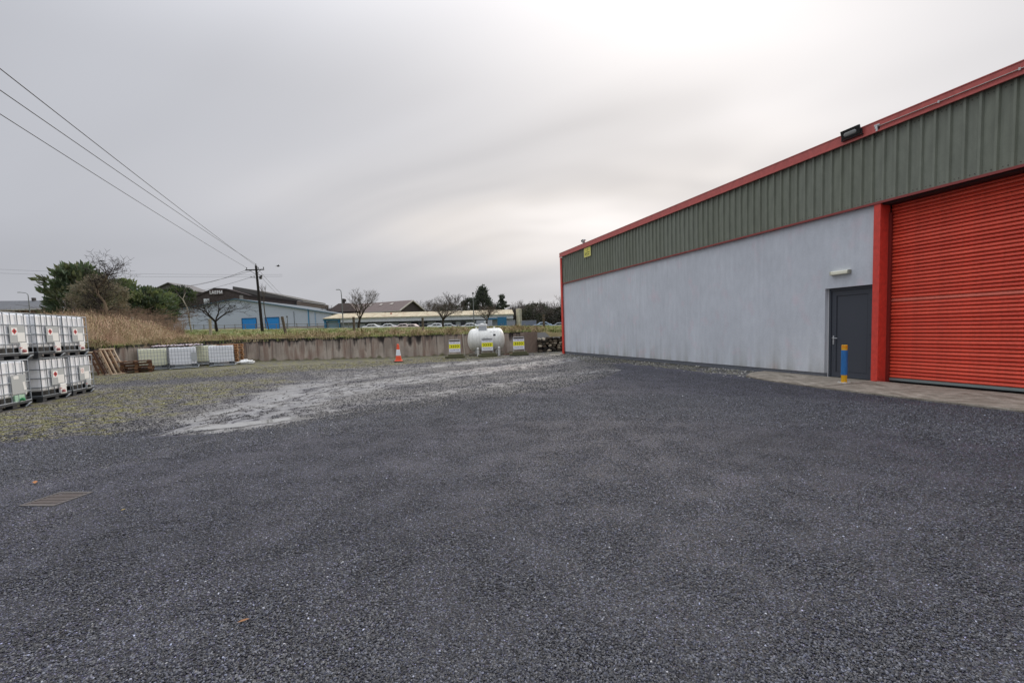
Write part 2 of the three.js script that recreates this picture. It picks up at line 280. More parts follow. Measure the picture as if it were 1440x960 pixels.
// ---------------------------------------------------------------- the grey, green and red warehouse on the right
const WX = 10.5, WZ0 = -23.1, WZ1 = 6.0;
{
  const B = thing('warehouse', 'grey rendered warehouse with olive cladding band, red trim and big red shutter', 'warehouse');
  const renderTex = dataTex(1024, 256, (i, j) => {
    const z = i / 1024 * 16, y = j / 256 * 3.8, s = fbm(z * 3.2, y * 0.22, 4), a = fbm(z * 0.45 + 8, y * 0.6, 4), f = n2(z * 22, y * 14) * 2.2, low = Math.exp(-y / 0.34) * clamp(fbm(z * 1.6, 3.3, 4) + 0.25);
    let v = 211 + s * 9 * clamp(0.5 + 2 * n2b(z * 0.5, y * 0.5)) + a * 8 + f * 1.6 + n2b(z * 6, y * 2.2) * 3, c = [v - 5, v - 1, v + 4];
    const pink = clamp(fbm(z * 1.1 + 30, y * 0.9, 3) - 0.22) * 24; c[0] += pink * 0.45; c[1] -= pink * 0.35; c[2] -= pink * 0.3;
    const drip = clamp(n2(z * 7.5, 0.5) - 0.45) * sstep(0, 3.6, y) * 10; c = c.map((q) => q - drip);
    return [c[0] - low * 70, c[1] - low * 76, c[2] - low * 92];
  });
  const wallMat = new THREE.MeshStandardMaterial({ map: rep(renderTex, 1 / 16, 1 / 3.8), roughness: 0.9, bumpMap: rep(mottle, 1.2), bumpScale: 0.004 });
  const red = std(0xca645c, 0.42, { map: rep(mottle, 0.7) }), redBright = std(0xe84c3e, 0.42, { map: rep(mottle, 0.9) }), redTrim = std(0x94413d, 0.5);
  const olive = std(0x7d8074, 0.5, { map: rep(streaky, 0.55, 0.25) });
  // rendered wall with the door opening cut out
  const s = new THREE.Shape([[-WZ0, 0.13], [8.09, 0.13], [8.09, 2.14], [7.03, 2.14], [7.03, 0.13], [6.99, 0.13], [6.99, 3.84], [-WZ0, 3.84]].map((p) => new THREE.Vector2(...p)));
  const wg = new THREE.ExtrudeGeometry(s, { depth: 0.28, bevelEnabled: false }); // x = -z, y
  wg.rotateY(Math.PI / 2).translate(WX, 0, 0);
  mesh('rendered_wall', metres(wg), wallMat, B);
  mesh('plinth', [span(WX + 0.014, WX + 0.28, -0.15, 0.129, WZ0 + 0.03, -8.092)], std(0x6d7076, 0.9, { map: rep(mottle, 0.8), bumpMap: rep(mottle, 2), bumpScale: 0.006 }), B);
  // cladding sheets, 0.892 m wide with four ribs each
  const PIT = 0.223, SH = PIT * 4;
  const prof = [[0, 0], [PIT - 0.070, 0], [PIT - 0.054, 0.042], [PIT - 0.016, 0.042], [PIT, 0]];
  const sheet = (() => {
    const pts = []; for (let k = 0; k < 4; k++) prof.forEach(([z, x], i) => { if (i || !k) pts.push([z + k * PIT, x]); });
    const pos = [], nor = [], uv = [], y0 = 3.845, y1 = 5.30;
    for (let i = 0; i + 1 < pts.length; i++) {
      const [za, xa] = pts[i], [zb, xb] = pts[i + 1], dz = zb - za, dx = xb - xa, L = Math.hypot(dz, dx), n = [-dz / L, 0, -dx / L];
      const q = [[-xa, y0, za], [-xb, y0, zb], [-xb, y1, zb], [-xa, y0, za], [-xb, y1, zb], [-xa, y1, za]];
      q.forEach((v) => { pos.push(...v); nor.push(n[0], 0, n[2]); uv.push(v[2], v[1]); });
    }
    const g = new THREE.BufferGeometry(); g.setAttribute('position', new THREE.Float32BufferAttribute(pos, 3)); g.setAttribute('normal', new THREE.Float32BufferAttribute(nor, 3)); g.setAttribute('uv', new THREE.Float32BufferAttribute(uv, 2)); return g;
  })();
  const r = rng(5), oliveTones = [0x858a7a, 0x838878, 0x878c7d].map((c) => std(c, 0.48, { map: rep(streaky, 0.55, 0.25), side: THREE.DoubleSide }));
  const nSheet = Math.ceil((WZ1 - WZ0) / SH);
  const screw = merge([3.91, 5.21].flatMap((y) => [0.05, 0.12, 0.273, 0.34, 0.496, 0.56, 0.72, 0.79].map((z) => new THREE.CylinderGeometry(0.007, 0.009, 0.006, 6).rotateZ(Math.PI / 2).translate(-0.004, y, z))));
  const screwMat = std(0x55564f, 0.4, { metalness: 0.5 });
  for (let k = 0; k < nSheet; k++) {
    const sh = mesh('cladding_sheet', sheet, oliveTones[r() * 3 | 0], B); sh.position.set(WX - 0.012 - (k % 2) * 0.0015, 0, -7.02 - 18 * SH + k * SH);
    if (sh.position.z > -16) tag(mesh('screws', screw, screwMat, sh), null, null, null, 'stuff');
  }
  mesh('cladding_backing', span(WX + 0.002, WX + 0.1, 3.845, 5.3, WZ0 + 0.01, WZ1), olive, B);
  // red drip trim under the cladding, gutter board on top, corner post
  mesh('drip_trim', [span(WX - 0.075, WX + 0.2, 3.815, 3.838, WZ0, WZ1), span(WX - 0.078, WX - 0.063, 3.805, 3.85, WZ0, WZ1)], redTrim, B);
  mesh('gutter_board', [span(WX - 0.10, WX + 0.25, 5.30, 5.485, WZ0 - 0.12, WZ1), span(WX - 0.125, WX - 0.085, 5.272, 5.298, WZ0 - 0.12, WZ1), span(WX - 0.11, WX + 0.3, 5.487, 5.505, WZ0 - 0.13, WZ1)], red, B);
  mesh('corner_post', [span(WX - 0.09, WX + 0.14, -0.12, 5.254, WZ0 - 0.1, WZ0 - 0.003), span(WX - 0.09, WX - 0.062, -0.12, 5.254, WZ0 - 0.001, WZ0 + 0.09)], redBright, B);
  // roof, end walls and back, so that the building stands as a building
  const end = extr([[WX + 0.29, -0.15], [34, -0.15], [34, 5.4], [22.2, 7.0], [WX + 0.29, 5.4]], 0.2);
  for (const z of [WZ0, WZ1]) mesh('end_wall', metres(end.clone().translate(0, 0, z)), olive, B);
  mesh('roof', [metres(extr([[WX + 0.06, 5.53], [22.2, 7.2], [34.3, 5.53], [34.3, 5.42], [22.2, 7.09], [WX + 0.06, 5.42]], WZ1 - WZ0 + 0.3).translate(0, 0, WZ0 - 0.05))], std(0x6b6e6c, 0.7), B);
  // shutter opening: posts, lintel shade box, guide rails
  mesh('pilaster', [rbox(0.30, 3.80, 0.135, 0.006, WX + 0.09, 1.905, -6.925)], redBright, B);
  mesh('pilaster', [rbox(0.30, 3.80, 0.135, 0.006, WX + 0.09, 1.905, -1.48)], redBright, B);
  mesh('shutter_reveal', [span(WX + 0.241, WX + 0.62, -0.1, 3.80, -7.0, -6.872), span(WX + 0.241, WX + 0.62, -0.1, 3.80, -1.54, -1.41), span(WX + 0.0, WX + 0.8, 3.775, 3.812, -6.855, -1.55), span(WX + 0.5, WX + 0.62, -0.1, 3.77, -6.87, -1.54)], std(0x3a2424, 0.8), B);
  mesh('guide_rail', [span(WX + 0.19, WX + 0.32, 0.0, 3.62, -6.857, -6.80)], std(0x7c2620, 0.5), B);
  mesh('guide_rail', [span(WX + 0.19, WX + 0.32, 0.0, 3.62, -1.61, -1.55)], std(0x7c2620, 0.5), B);
  mesh('side_wall', [span(WX, WX + 0.28, -0.1, 3.84, -1.41, WZ1)], wallMat, B);
  const shutter = new THREE.Group(); shutter.name = 'roller_shutter'; shutter.position.set(WX + 0.255, 0, -6.83); B.add(shutter);
  // one lath: a shallow S with an open joint below
  const lath = [[0.004, 0.004], [-0.012, 0.008], [-0.021, 0.020], [-0.022, 0.034], [-0.016, 0.048], [-0.004, 0.058], [0.004, 0.072], [0.012, 0.072], [0.012, 0.004]];
  const lg = metres(extr(lath, 5.23));
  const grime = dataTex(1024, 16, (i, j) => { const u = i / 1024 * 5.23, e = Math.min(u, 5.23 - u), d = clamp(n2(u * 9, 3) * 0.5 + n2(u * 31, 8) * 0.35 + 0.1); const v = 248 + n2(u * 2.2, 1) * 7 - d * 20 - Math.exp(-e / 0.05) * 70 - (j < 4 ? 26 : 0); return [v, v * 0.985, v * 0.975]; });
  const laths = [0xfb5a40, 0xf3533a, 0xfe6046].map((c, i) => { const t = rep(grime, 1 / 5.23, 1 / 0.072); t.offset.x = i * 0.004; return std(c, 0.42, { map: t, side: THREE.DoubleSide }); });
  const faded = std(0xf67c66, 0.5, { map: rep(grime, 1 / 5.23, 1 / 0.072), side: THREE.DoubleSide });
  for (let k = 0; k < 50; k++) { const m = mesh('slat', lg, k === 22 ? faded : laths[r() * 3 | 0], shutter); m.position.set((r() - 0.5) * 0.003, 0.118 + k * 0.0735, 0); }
  mesh('bottom_bar', [span(-0.03, 0.03, 0.065, 0.117, 0.0, 5.23)], std(0x9aa6a4, 0.4, { metalness: 0.5 }), shutter);
  mesh('rubber_seal', [span(-0.012, 0.02, 0.03, 0.064, 0.0, 5.23)], std(0x111111, 0.9), shutter);
  mesh('lock_box', [rbox(0.03, 0.045, 0.24, 0.004, -0.04, 0.09, 2.9)], std(0x1c2020, 0.5), shutter);
  // personnel door
  const D = new THREE.Group(); D.name = 'door'; D.position.set(WX + 0.13, 0, -7.56); B.add(D);
  const dg = std(0x43474f, 0.42);
  mesh('frame', [span(-0.03, 0.06, 0.03, 2.14, -0.529, -0.455), span(-0.03, 0.06, 0.03, 2.14, 0.48, 0.529), span(-0.03, 0.06, 2.075, 2.14, -0.454, 0.479)], dg, D);
  mesh('leaf', [span(0.0, 0.05, 0.045, 2.07, -0.45, 0.475)], dg, D);
  mesh('leaf_rail', [span(-0.014, -0.001, 0.05, 2.065, -0.445, -0.34), span(-0.014, -0.001, 0.05, 2.065, 0.365, 0.47), span(-0.014, -0.001, 1.96, 2.065, -0.339, 0.364), span(-0.014, -0.001, 0.05, 0.17, -0.339, 0.364)], dg, D);
  mesh('beading', [span(-0.008, -0.001, 0.171, 1.959, -0.338, -0.326), span(-0.008, -0.001, 0.171, 1.959, 0.352, 0.363), span(-0.008, -0.001, 1.947, 1.959, -0.325, 0.351), span(-0.008, -0.001, 0.171, 0.183, -0.325, 0.351)], std(0x30343b, 0.5), D);
  mesh('handle', [rbox(0.012, 0.21, 0.034, 0.004, -0.022, 0.92, -0.395), rod([-0.02, 0.97, -0.395], [-0.062, 0.97, -0.395], 0.010, 8), rod([-0.062, 0.97, -0.40], [-0.062, 0.965, -0.275], 0.010, 8), new THREE.CylinderGeometry(0.012, 0.012, 0.012, 10).rotateZ(Math.PI / 2).translate(-0.032, 0.87, -0.395)], std(0xc6c8ca, 0.28, { metalness: 0.7 }), D);
  for (const y of [0.32, 1.05, 1.82]) mesh('hinge', [rod([-0.03, y - 0.05, 0.478], [-0.03, y + 0.05, 0.478], 0.012, 8), span(-0.022, -0.015, y - 0.02, y + 0.02, 0.41, 0.476)], std(0x3a3e46, 0.4), D);
  mesh('threshold', [span(-0.125, 0.06, -0.02, 0.03, -0.529, 0.529)], std(0xc4c4c2, 0.5), D);
  mesh('jamb_seal', [span(-0.034, -0.031, 0.03, 2.13, -0.527, -0.505)], std(0xd8d8d8, 0.6), D);
  mesh('wall_lining', [span(0.1, 0.18, -0.1, 2.2, -0.56, 0.6)], std(0x4b4e55, 0.8), D);
}
{ // fittings on the warehouse
  const blk = std(0x17181a, 0.45), f = thing('floodlight', 'black rectangular floodlight fixed to the red gutter board', 'floodlight', [WX - 0.15, 5.47, -7.42], 0);
  const hd = new THREE.Group(); hd.name = 'housing'; f.add(hd); hd.rotation.set(0, 0, 0.30);
  mesh('case', [rbox(0.055, 0.185, 0.40, 0.012, -0.03, 0.0, 0), ...[-0.15, -0.09, -0.03, 0.03, 0.09, 0.15].map((z) => span(0.0, 0.03, -0.07, 0.07, z - 0.006, z + 0.006))], blk, hd);
  mesh('lens', [metres(new THREE.CapsuleGeometry(0.042, 0.19, 6, 16).rotateX(Math.PI / 2).scale(0.35, 1, 1).translate(-0.056, -0.01, 0))], std(0x9a9c98, 0.22), hd);
  mesh('bracket', [span(-0.012, 0.02, -0.11, 0.0, 0.203, 0.22), span(-0.012, 0.02, -0.11, 0.0, -0.22, -0.203), span(-0.012, 0.05, -0.125, -0.11, -0.22, 0.22)], blk, f);
  const wire = std(0x26262a, 0.6);
  mesh('lead', [tube([[0.02, -0.06, 0.20], [0.03, -0.17, 0.22], [0.10, -0.27, 0.30], [0.11, -0.26, 0.42], [0.05, -0.15, 0.53], [0.03, -0.10, 0.53]], 0.005, 5, 20)], wire, f);
  const c = thing('cable_conduit', 'thin pale conduit clipped along the red gutter board above the shutter', 'conduit', [WX - 0.118, 5.375, -6.95]);
  mesh('pipe', [rod([0, 0, 0.05], [0, -0.01, 8.2], 0.011, 8)], std(0xa79a92, 0.4, { metalness: 0.3 }), c);
  mesh('junction_box', [rbox(0.04, 0.07, 0.05, 0.006, 0, 0.0, 0.02), rbox(0.035, 0.09, 0.03, 0.005, -0.005, -0.05, 0.03), rbox(0.035, 0.03, 0.10, 0.005, -0.005, 0.03, 0.03)], std(0xd8d8d6, 0.4), c);
  for (const z of [1.1, 2.2, 3.3, 4.4]) mesh('clip', [rbox(0.03, 0.045, 0.03, 0.005, 0, 0, z)], std(0xd0ccc8, 0.4), c);
  const L = thing('bulkhead_light', 'cream weathered strip light fixed to the grey wall above the door', 'wall light', [WX - 0.045, 2.475, -7.71]);
  mesh('diffuser', [rbox(0.09, 0.085, 0.40, 0.02, 0, 0, 0, 3)], std(0xf4f2da, 0.35), L);
  mesh('end_cap', [rbox(0.086, 0.09, 0.035, 0.01, 0, 0, 0.215)], std(0x8d8d80, 0.5), L); mesh('end_cap', [rbox(0.086, 0.09, 0.02, 0.008, 0, 0, -0.208)], std(0xc9c7b0, 0.5), L);
  const sg = thing('warning_sign', 'small yellow camera warning sign on the olive cladding near the far corner', 'sign', [WX - 0.065, 5.03, -20.0]);
  const st = canvasTex(256, 172, (x, w, h) => {
    x.fillStyle = '#d8d08a'; x.fillRect(0, 0, w, h); x.fillStyle = '#e3dc66'; x.fillRect(12, 10, w - 24, h - 20);
    x.strokeStyle = '#6c6a2c'; x.lineWidth = 7; x.beginPath(); x.moveTo(100, 72); x.lineTo(140, 30); x.lineTo(165, 44); x.lineTo(125, 80); x.stroke();
    x.fillStyle = '#55522a'; x.fillRect(40, 92, 42, 14); x.fillRect(92, 88, 122, 12); x.fillRect(40, 114, 32, 20); x.fillRect(84, 112, 46, 14); x.fillRect(146, 120, 60, 12); x.fillRect(60, 142, 120, 6);
  });
  mesh('plate', [rbox(0.012, 0.46, 0.70, 0.004)], std(0xd6cf86, 0.5), sg);
  const pg = new THREE.PlaneGeometry(0.68, 0.44).rotateY(-Math.PI / 2).translate(-0.0085, 0, 0); mesh('print', pg, new THREE.MeshStandardMaterial({ map: st, roughness: 0.5 }), sg);
  const cm = thing('security_camera', 'small dark and white camera perched on the red gutter at the far corner', 'camera', [WX - 0.1, 5.53, -20.3]);
  mesh('body', [metres(new THREE.CapsuleGeometry(0.06, 0.18, 5, 12).rotateX(1.25).translate(0, 0.08, 0.02))], std(0xcfcfcb, 0.4), cm); mesh('lens', [new THREE.CylinderGeometry(0.055, 0.062, 0.08, 12).rotateX(1.25).translate(0, 0.115, -0.12)], std(0x151515, 0.3), cm); mesh('mount', [cyl(0.03, 0.045, 0.07, 10, 0, 0.01, 0.06)], std(0x8d8d8d, 0.5), cm);
}
{ // apron slab and bollard
  const g = extr([[10.49, 1.5], [8.84, 1.5], [8.82, 6.0], [8.86, 6.9], [8.92, 7.5], [8.98, 8.1], [9.1, 8.7], [9.35, 9.3], [9.9, 9.7], [10.49, 9.8]].reverse(), 0.3, 0.012).rotateX(-Math.PI / 2);
  g.translate(0, -0.26, 0);
  const con = dataTex(512, 512, (i, j) => { const u = i / 512, v = j / 512, a = tileNoise(u, v, 7, 5, 21), b = tileNoise(u, v, 70, 3, 4); const c = 132 + a * 40 + b * 26; return [c + 5, c - 3, c - 16]; });
  const slab = thing('concrete_apron', 'stained brown concrete apron slab in front of the shutter and door', 'concrete slab');
  mesh('slab', [metres(g)], new THREE.MeshStandardMaterial({ map: rep(con, 0.5), roughness: 0.9, bumpMap: rep(mottle, 2), bumpScale: 0.004 }), slab);
  mesh('joint', [box(1.6, 0.004, 0.02, 9.68, 0.0535, -6.86)], std(0x54493d, 0.9), slab);
  const b = thing('bollard', 'short steel bollard wrapped in blue with yellow ends before the door', 'bollard', [9.74, 0.05, -7.06]);
  const yl = std(0xf2b61a, 0.45, { map: rep(mottle, 1) }), bl = std(0x2a72b4, 0.5, { map: rep(mottle, 1.5) });
  mesh('base_plate', [rbox(0.17, 0.012, 0.17, 0.003, 0, 0.006, 0), ...[[-1, -1], [1, -1], [-1, 1], [1, 1]].map(([x, z]) => cyl(0.009, 0.009, 0.022, 6, x * 0.065, 0.02, z * 0.065))], std(0xc9c9c4, 0.5), b);
  mesh('post', [new THREE.LatheGeometry([[0, 0], [0.054, 0], [0.054, 0.79], [0.049, 0.80], [0, 0.802]].map((p) => new THREE.Vector2(...p)), 22).translate(0, 0.012, 0)], yl, b);
  mesh('sleeve', [new THREE.LatheGeometry([[0.055, 0.17], [0.061, 0.172], [0.061, 0.345], [0.0585, 0.352], [0.061, 0.36], [0.061, 0.52], [0.0585, 0.527], [0.061, 0.535], [0.061, 0.70], [0.055, 0.702]].map((p) => new THREE.Vector2(...p)), 22)], bl, b);
  mesh('reflective_band', [new THREE.CylinderGeometry(0.0552, 0.0552, 0.06, 22, 1, true).translate(0, 0.775, 0)], std(0xe89a20, 0.4), b);
  for (const [x, z, t, s] of [[-2.83, -5.3, -0.42, 1]]) {
    const d = thing('drain_cover', 'rusty ribbed drain cover sunk in the tarmac', 'drain cover', [x, 0.012, z], t); d.scale.setScalar(0.74);
    const iron = std(0x655c57, 0.8, { map: rep(mottle, 2) });
    mesh('frame', [span(-0.24, 0.24, -0.03, 0.014, -0.24, -0.205), span(-0.24, 0.24, -0.03, 0.014, 0.205, 0.24), span(-0.24, -0.205, -0.03, 0.014, -0.204, 0.204), span(0.205, 0.24, -0.03, 0.014, -0.204, 0.204)], std(0x5c5855, 0.9), d);
    for (let k = 0; k < 8; k++) mesh('bar', [span(-0.2, 0.2, -0.03, 0.010, -0.188 + k * 0.05, -0.16 + k * 0.05)], iron, d);
    mesh('silt', [span(-0.204, 0.204, -0.04, 0.001, -0.204, 0.204)], std(0x57504a, 0.9), d);
  }
  const leafG = (() => { const sh = new THREE.Shape(); sh.moveTo(0, 0); sh.bezierCurveTo(0.02, 0.03, 0.03, 0.06, 0, 0.11); sh.bezierCurveTo(-0.03, 0.06, -0.02, 0.03, 0, 0); const g = new THREE.ShapeGeometry(sh, 8).rotateX(-Math.PI / 2); const p = g.attributes.position; for (let i = 0; i < p.count; i++) p.setY(i, 0.012 + Math.abs(p.getX(i)) * 0.7 + Math.pow(p.getZ(i) + 0.05, 2) * 3); g.computeVertexNormals(); return g; })();
  [[-3.34, -5.94, 0.5, 'curled brown leaf on the tarmac beyond the drain cover', 0xa06a3c, 1.0], [-0.64, -2.55, 1.9, 'small brown leaf on the bare tarmac in the near foreground', 0x8a6240, 0.5], [-2.05, -4.7, 2.6, 'tiny yellowed leaf on the tarmac near the drain cover', 0xb09a58, 0.4]].forEach(([x, z, t, l, c, s]) => { const m = mesh('leaf', leafG, std(c, 0.8, { side: THREE.DoubleSide })); m.position.set(x, 0.016, z); m.rotation.y = t; m.scale.setScalar(s); tag(m, l, 'leaf'); });
}

// ---------------------------------------------------------------- retaining wall and the field behind it
const WALL = [[-18.6, -20.5, 1.3], [-12.9, -26.7, 1.32], [-8.1, -33.6, 1.42], [0.3, -29.3, 1.31], [10.0, -26.05, 1.26]];
{
  const tex = dataTex(2048, 256, (i, j) => {
    const s = i / 2048 * 26, y = j / 255;                                  // metres along, 0 at the foot
    const a = fbm(s * 0.5, y * 0.8, 4), st = fbm(s * 1.5, 1.5 + y * 0.35, 4) * 1.1 + n2(s * 6.1, 4 + y * 0.5) * 0.22 * sstep(0.1, 0.9, y), g = n2b(s * 14, y * 16) * 5;
    let c = mix3([150, 138, 127], [194, 182, 168], clamp(0.5 + a * 0.8 + st * 0.6));
    c = mix3(c, [112, 80, 66], clamp(-st * 1.2 + a) * 0.45);
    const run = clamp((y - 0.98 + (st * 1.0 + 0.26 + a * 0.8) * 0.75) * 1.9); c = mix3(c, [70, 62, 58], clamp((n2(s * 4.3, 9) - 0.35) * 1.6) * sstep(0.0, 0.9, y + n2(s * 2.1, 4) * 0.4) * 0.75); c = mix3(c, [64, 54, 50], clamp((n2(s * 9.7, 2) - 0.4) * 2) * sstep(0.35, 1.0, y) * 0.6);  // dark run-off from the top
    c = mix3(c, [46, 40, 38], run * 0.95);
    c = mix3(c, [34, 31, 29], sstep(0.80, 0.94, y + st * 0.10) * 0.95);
    c = mix3(c, [86, 88, 56], sstep(0.14, 0.0, y + n2b(s * 1.5, 2) * 0.1) * 0.75);
    return c.map((q) => q + g);
  });
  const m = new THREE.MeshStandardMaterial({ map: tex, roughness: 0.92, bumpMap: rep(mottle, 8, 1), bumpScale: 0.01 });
  const W = thing('retaining_wall', 'long stained concrete retaining wall across the back of the yard', 'retaining wall');
  let s0 = 0;
  for (let i = 0; i + 1 < WALL.length; i++) {
    const [ax, az, ah] = WALL[i], [bx, bz, bh] = WALL[i + 1], L = Math.hypot(bx - ax, bz - az), ux = (bx - ax) / L, uz = (bz - az) / L, nx = -uz, nz = ux; // n points into the yard
    const pos = [], uv = [], idx = [], N = Math.round(L / 0.5);
    for (let k = 0; k <= N; k++) {
      const t = k / N, h = lerp(ah, bh, t) + n2(s0 + t * L * 0.9, 7) * 0.02, w = n2(s0 + t * L, 3) * 0.012, x = ax + ux * L * t, z = az + uz * L * t;
      for (const [o, y] of [[w, -0.1], [w, h], [-0.3, h], [-0.3, -0.1]]) { pos.push(x + nx * o, y, z + nz * o); uv.push((s0 + L * t) / 26, clamp(y / 1.4)); }
    }
    for (let k = 0; k < N; k++) for (let q = 0; q < 3; q++) { const a = k * 4 + q, b = a + 1, c = a + 4, d = a + 5; idx.push(a, c, b, b, c, d); }
    const g = new THREE.BufferGeometry(); g.setAttribute('position', new THREE.Float32BufferAttribute(pos, 3)); g.setAttribute('uv', new THREE.Float32BufferAttribute(uv, 2)); g.setIndex(idx); const G = g.toNonIndexed(); G.computeVertexNormals();
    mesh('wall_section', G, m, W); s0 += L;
  }
  const end = box(1.05, 1.24, 0.36, 0, 0.62, 0); const e = mesh('end_block', end, std(0x8a7a6e, 0.92, { map: rep(streaky, 0.5) }), W); e.position.set(9.5, 0, -26.05); e.rotation.y = 0.33;
  // dry rubble wall between its end and the building
  const R = thing('rubble_wall', 'low dark rubble stone wall between the concrete wall and the red corner', 'stone wall'), r = rng(91);
  const tones = [0x3d382f, 0x544b3e, 0x2f2b27, 0x6a5f50, 0x8d8270, 0xb5ab98].map((c) => std(c, 0.92, { map: rep(mottle, 1.5) }));
  const shapes = [0, 1, 2, 3].map(() => { const g = new THREE.DodecahedronGeometry(1, 0), p = g.attributes.position, key = {}; for (let i = 0; i < p.count; i++) { const k = [p.getX(i), p.getY(i), p.getZ(i)].map((v) => v.toFixed(2)).join(), q = key[k] ??= 0.8 + r() * 0.35; p.setXYZ(i, p.getX(i) * q, p.getY(i) * q, p.getZ(i) * q); } g.computeVertexNormals(); return metres(g); });
  for (let row = 0; row < 6; row++) for (let x = 0; x < 2.6; x += 0.2 + r() * 0.18) { const s = mesh('stone', shapes[r() * 4 | 0], tones[Math.min(5, Math.pow(r(), 1.6) * 6 | 0)], R); s.position.set(10.15 + x, 0.07 + row * 0.145 + r() * 0.03, -25.85 + x * 0.05 - row * 0.03 + r() * 0.05); s.scale.set(0.12 + r() * 0.08, 0.07 + r() * 0.03, 0.14); s.rotation.set(r() * 0.4, r() * 6, r() * 0.4); }
  mesh('rubble_core', [span(10.05, 12.9, -0.1, 0.78, -26.3, -26.02)], std(0x1f1c19, 0.95), R);
}
function wallDepth(u) { // distance ahead at which the bearing u (right over ahead) meets the wall
  let best = 28;
  for (let i = 0; i + 1 < WALL.length; i++) {
    const f = ([x, z]) => [x * CY + z * SY, x * SY - z * CY], [ar, ad] = f(WALL[i]), [br, bd] = f(WALL[i + 1]), ua = ar / ad, ub = br / bd;
    if (u >= ua && u <= ub) { const t = (u * ad - ar) / ((br - ar) - u * (bd - ad)); return ad + (bd - ad) * t; }
    if (i === 0 && u < ua) return ad + (u - ua) * 2;
  }
  return best;
}
function land(u, d) { // height of the field
  const w = wallDepth(u), h85 = 2.05 - 2.15 * clamp(u, -1.1, 0.25), t = (d - w) / (85 - w);
  let y = d <= 85 ? lerp(1.27, h85, clamp(t)) : 1.45 + (h85 - 1.45) * Math.min(d, 260) / 85;
  if (u > 0.05) y = lerp(y, 1.0 + 0.2 * (1 - clamp(t)), sstep(0.075, 0.1, u) * (1 - sstep(2, 10, d - w)) );
  y += 0.75 * sstep(-0.72, -0.95, u) * sstep(0.4, 7, d - w) * (1 - 0.5 * sstep(45, 90, d));
  y -= 0.75 * sstep(89, 97, d) * (1 - sstep(150, 260, d));
  const [x, z] = site(u * d, d); return y + (fbm(x * 0.25, z * 0.25, 3) * 0.16 + fbm(x * 1.1, z * 1.1, 2) * 0.05) * sstep(0.3, 3, d - w);
}
{
  const pos = [], col = [], idx = [], us = [], ds = [0.06, 0.35, 0.8, 1.4, 2.1, 3, 4.2, 5.6, 7.2, 9, 11, 13.5, 16, 19, 22, 26, 30, 35, 40, 46, 52, 58, 66, 76, 90, 110, 140, 190, 300, 520, 900];
  for (let u = -2.4; u <= 1.6; u += 0.011) us.push(u);
  for (const u of us) { const w = wallDepth(u); ds.forEach((q, k) => {
    const d = w + q, [x, z] = site(u * d, d), y = k ? land(u, d) : 1.2 - (u > 0.08 ? 0.3 : 0); pos.push(x, y, z);
    const a = fbm(x * 0.35, z * 0.35, 3), b = n2(x * 2, z * 2), straw = clamp(0.45 + a * 1.3 + 0.25 * b + 0.6 * sstep(4, 0, q) - 0.35 * sstep(8, 25, q));
    const c = mix3([0.13, 0.17, 0.045], [0.27, 0.22, 0.11], straw); col.push(...c.map((v) => v * (0.9 + 0.25 * b)));
  }); }
  const n = ds.length; for (let i = 0; i + 1 < us.length; i++) for (let k = 0; k + 1 < n; k++) { const a = i * n + k; idx.push(a, a + n, a + 1, a + 1, a + n, a + n + 1); }
  const g = new THREE.BufferGeometry(); g.setAttribute('position', new THREE.Float32BufferAttribute(pos, 3)); g.setAttribute('color', new THREE.Float32BufferAttribute(col, 3)); g.setIndex(idx); g.computeVertexNormals();
  structure(mesh('field', g, std(0xffffff, 0.95, { vertexColors: true })));
}
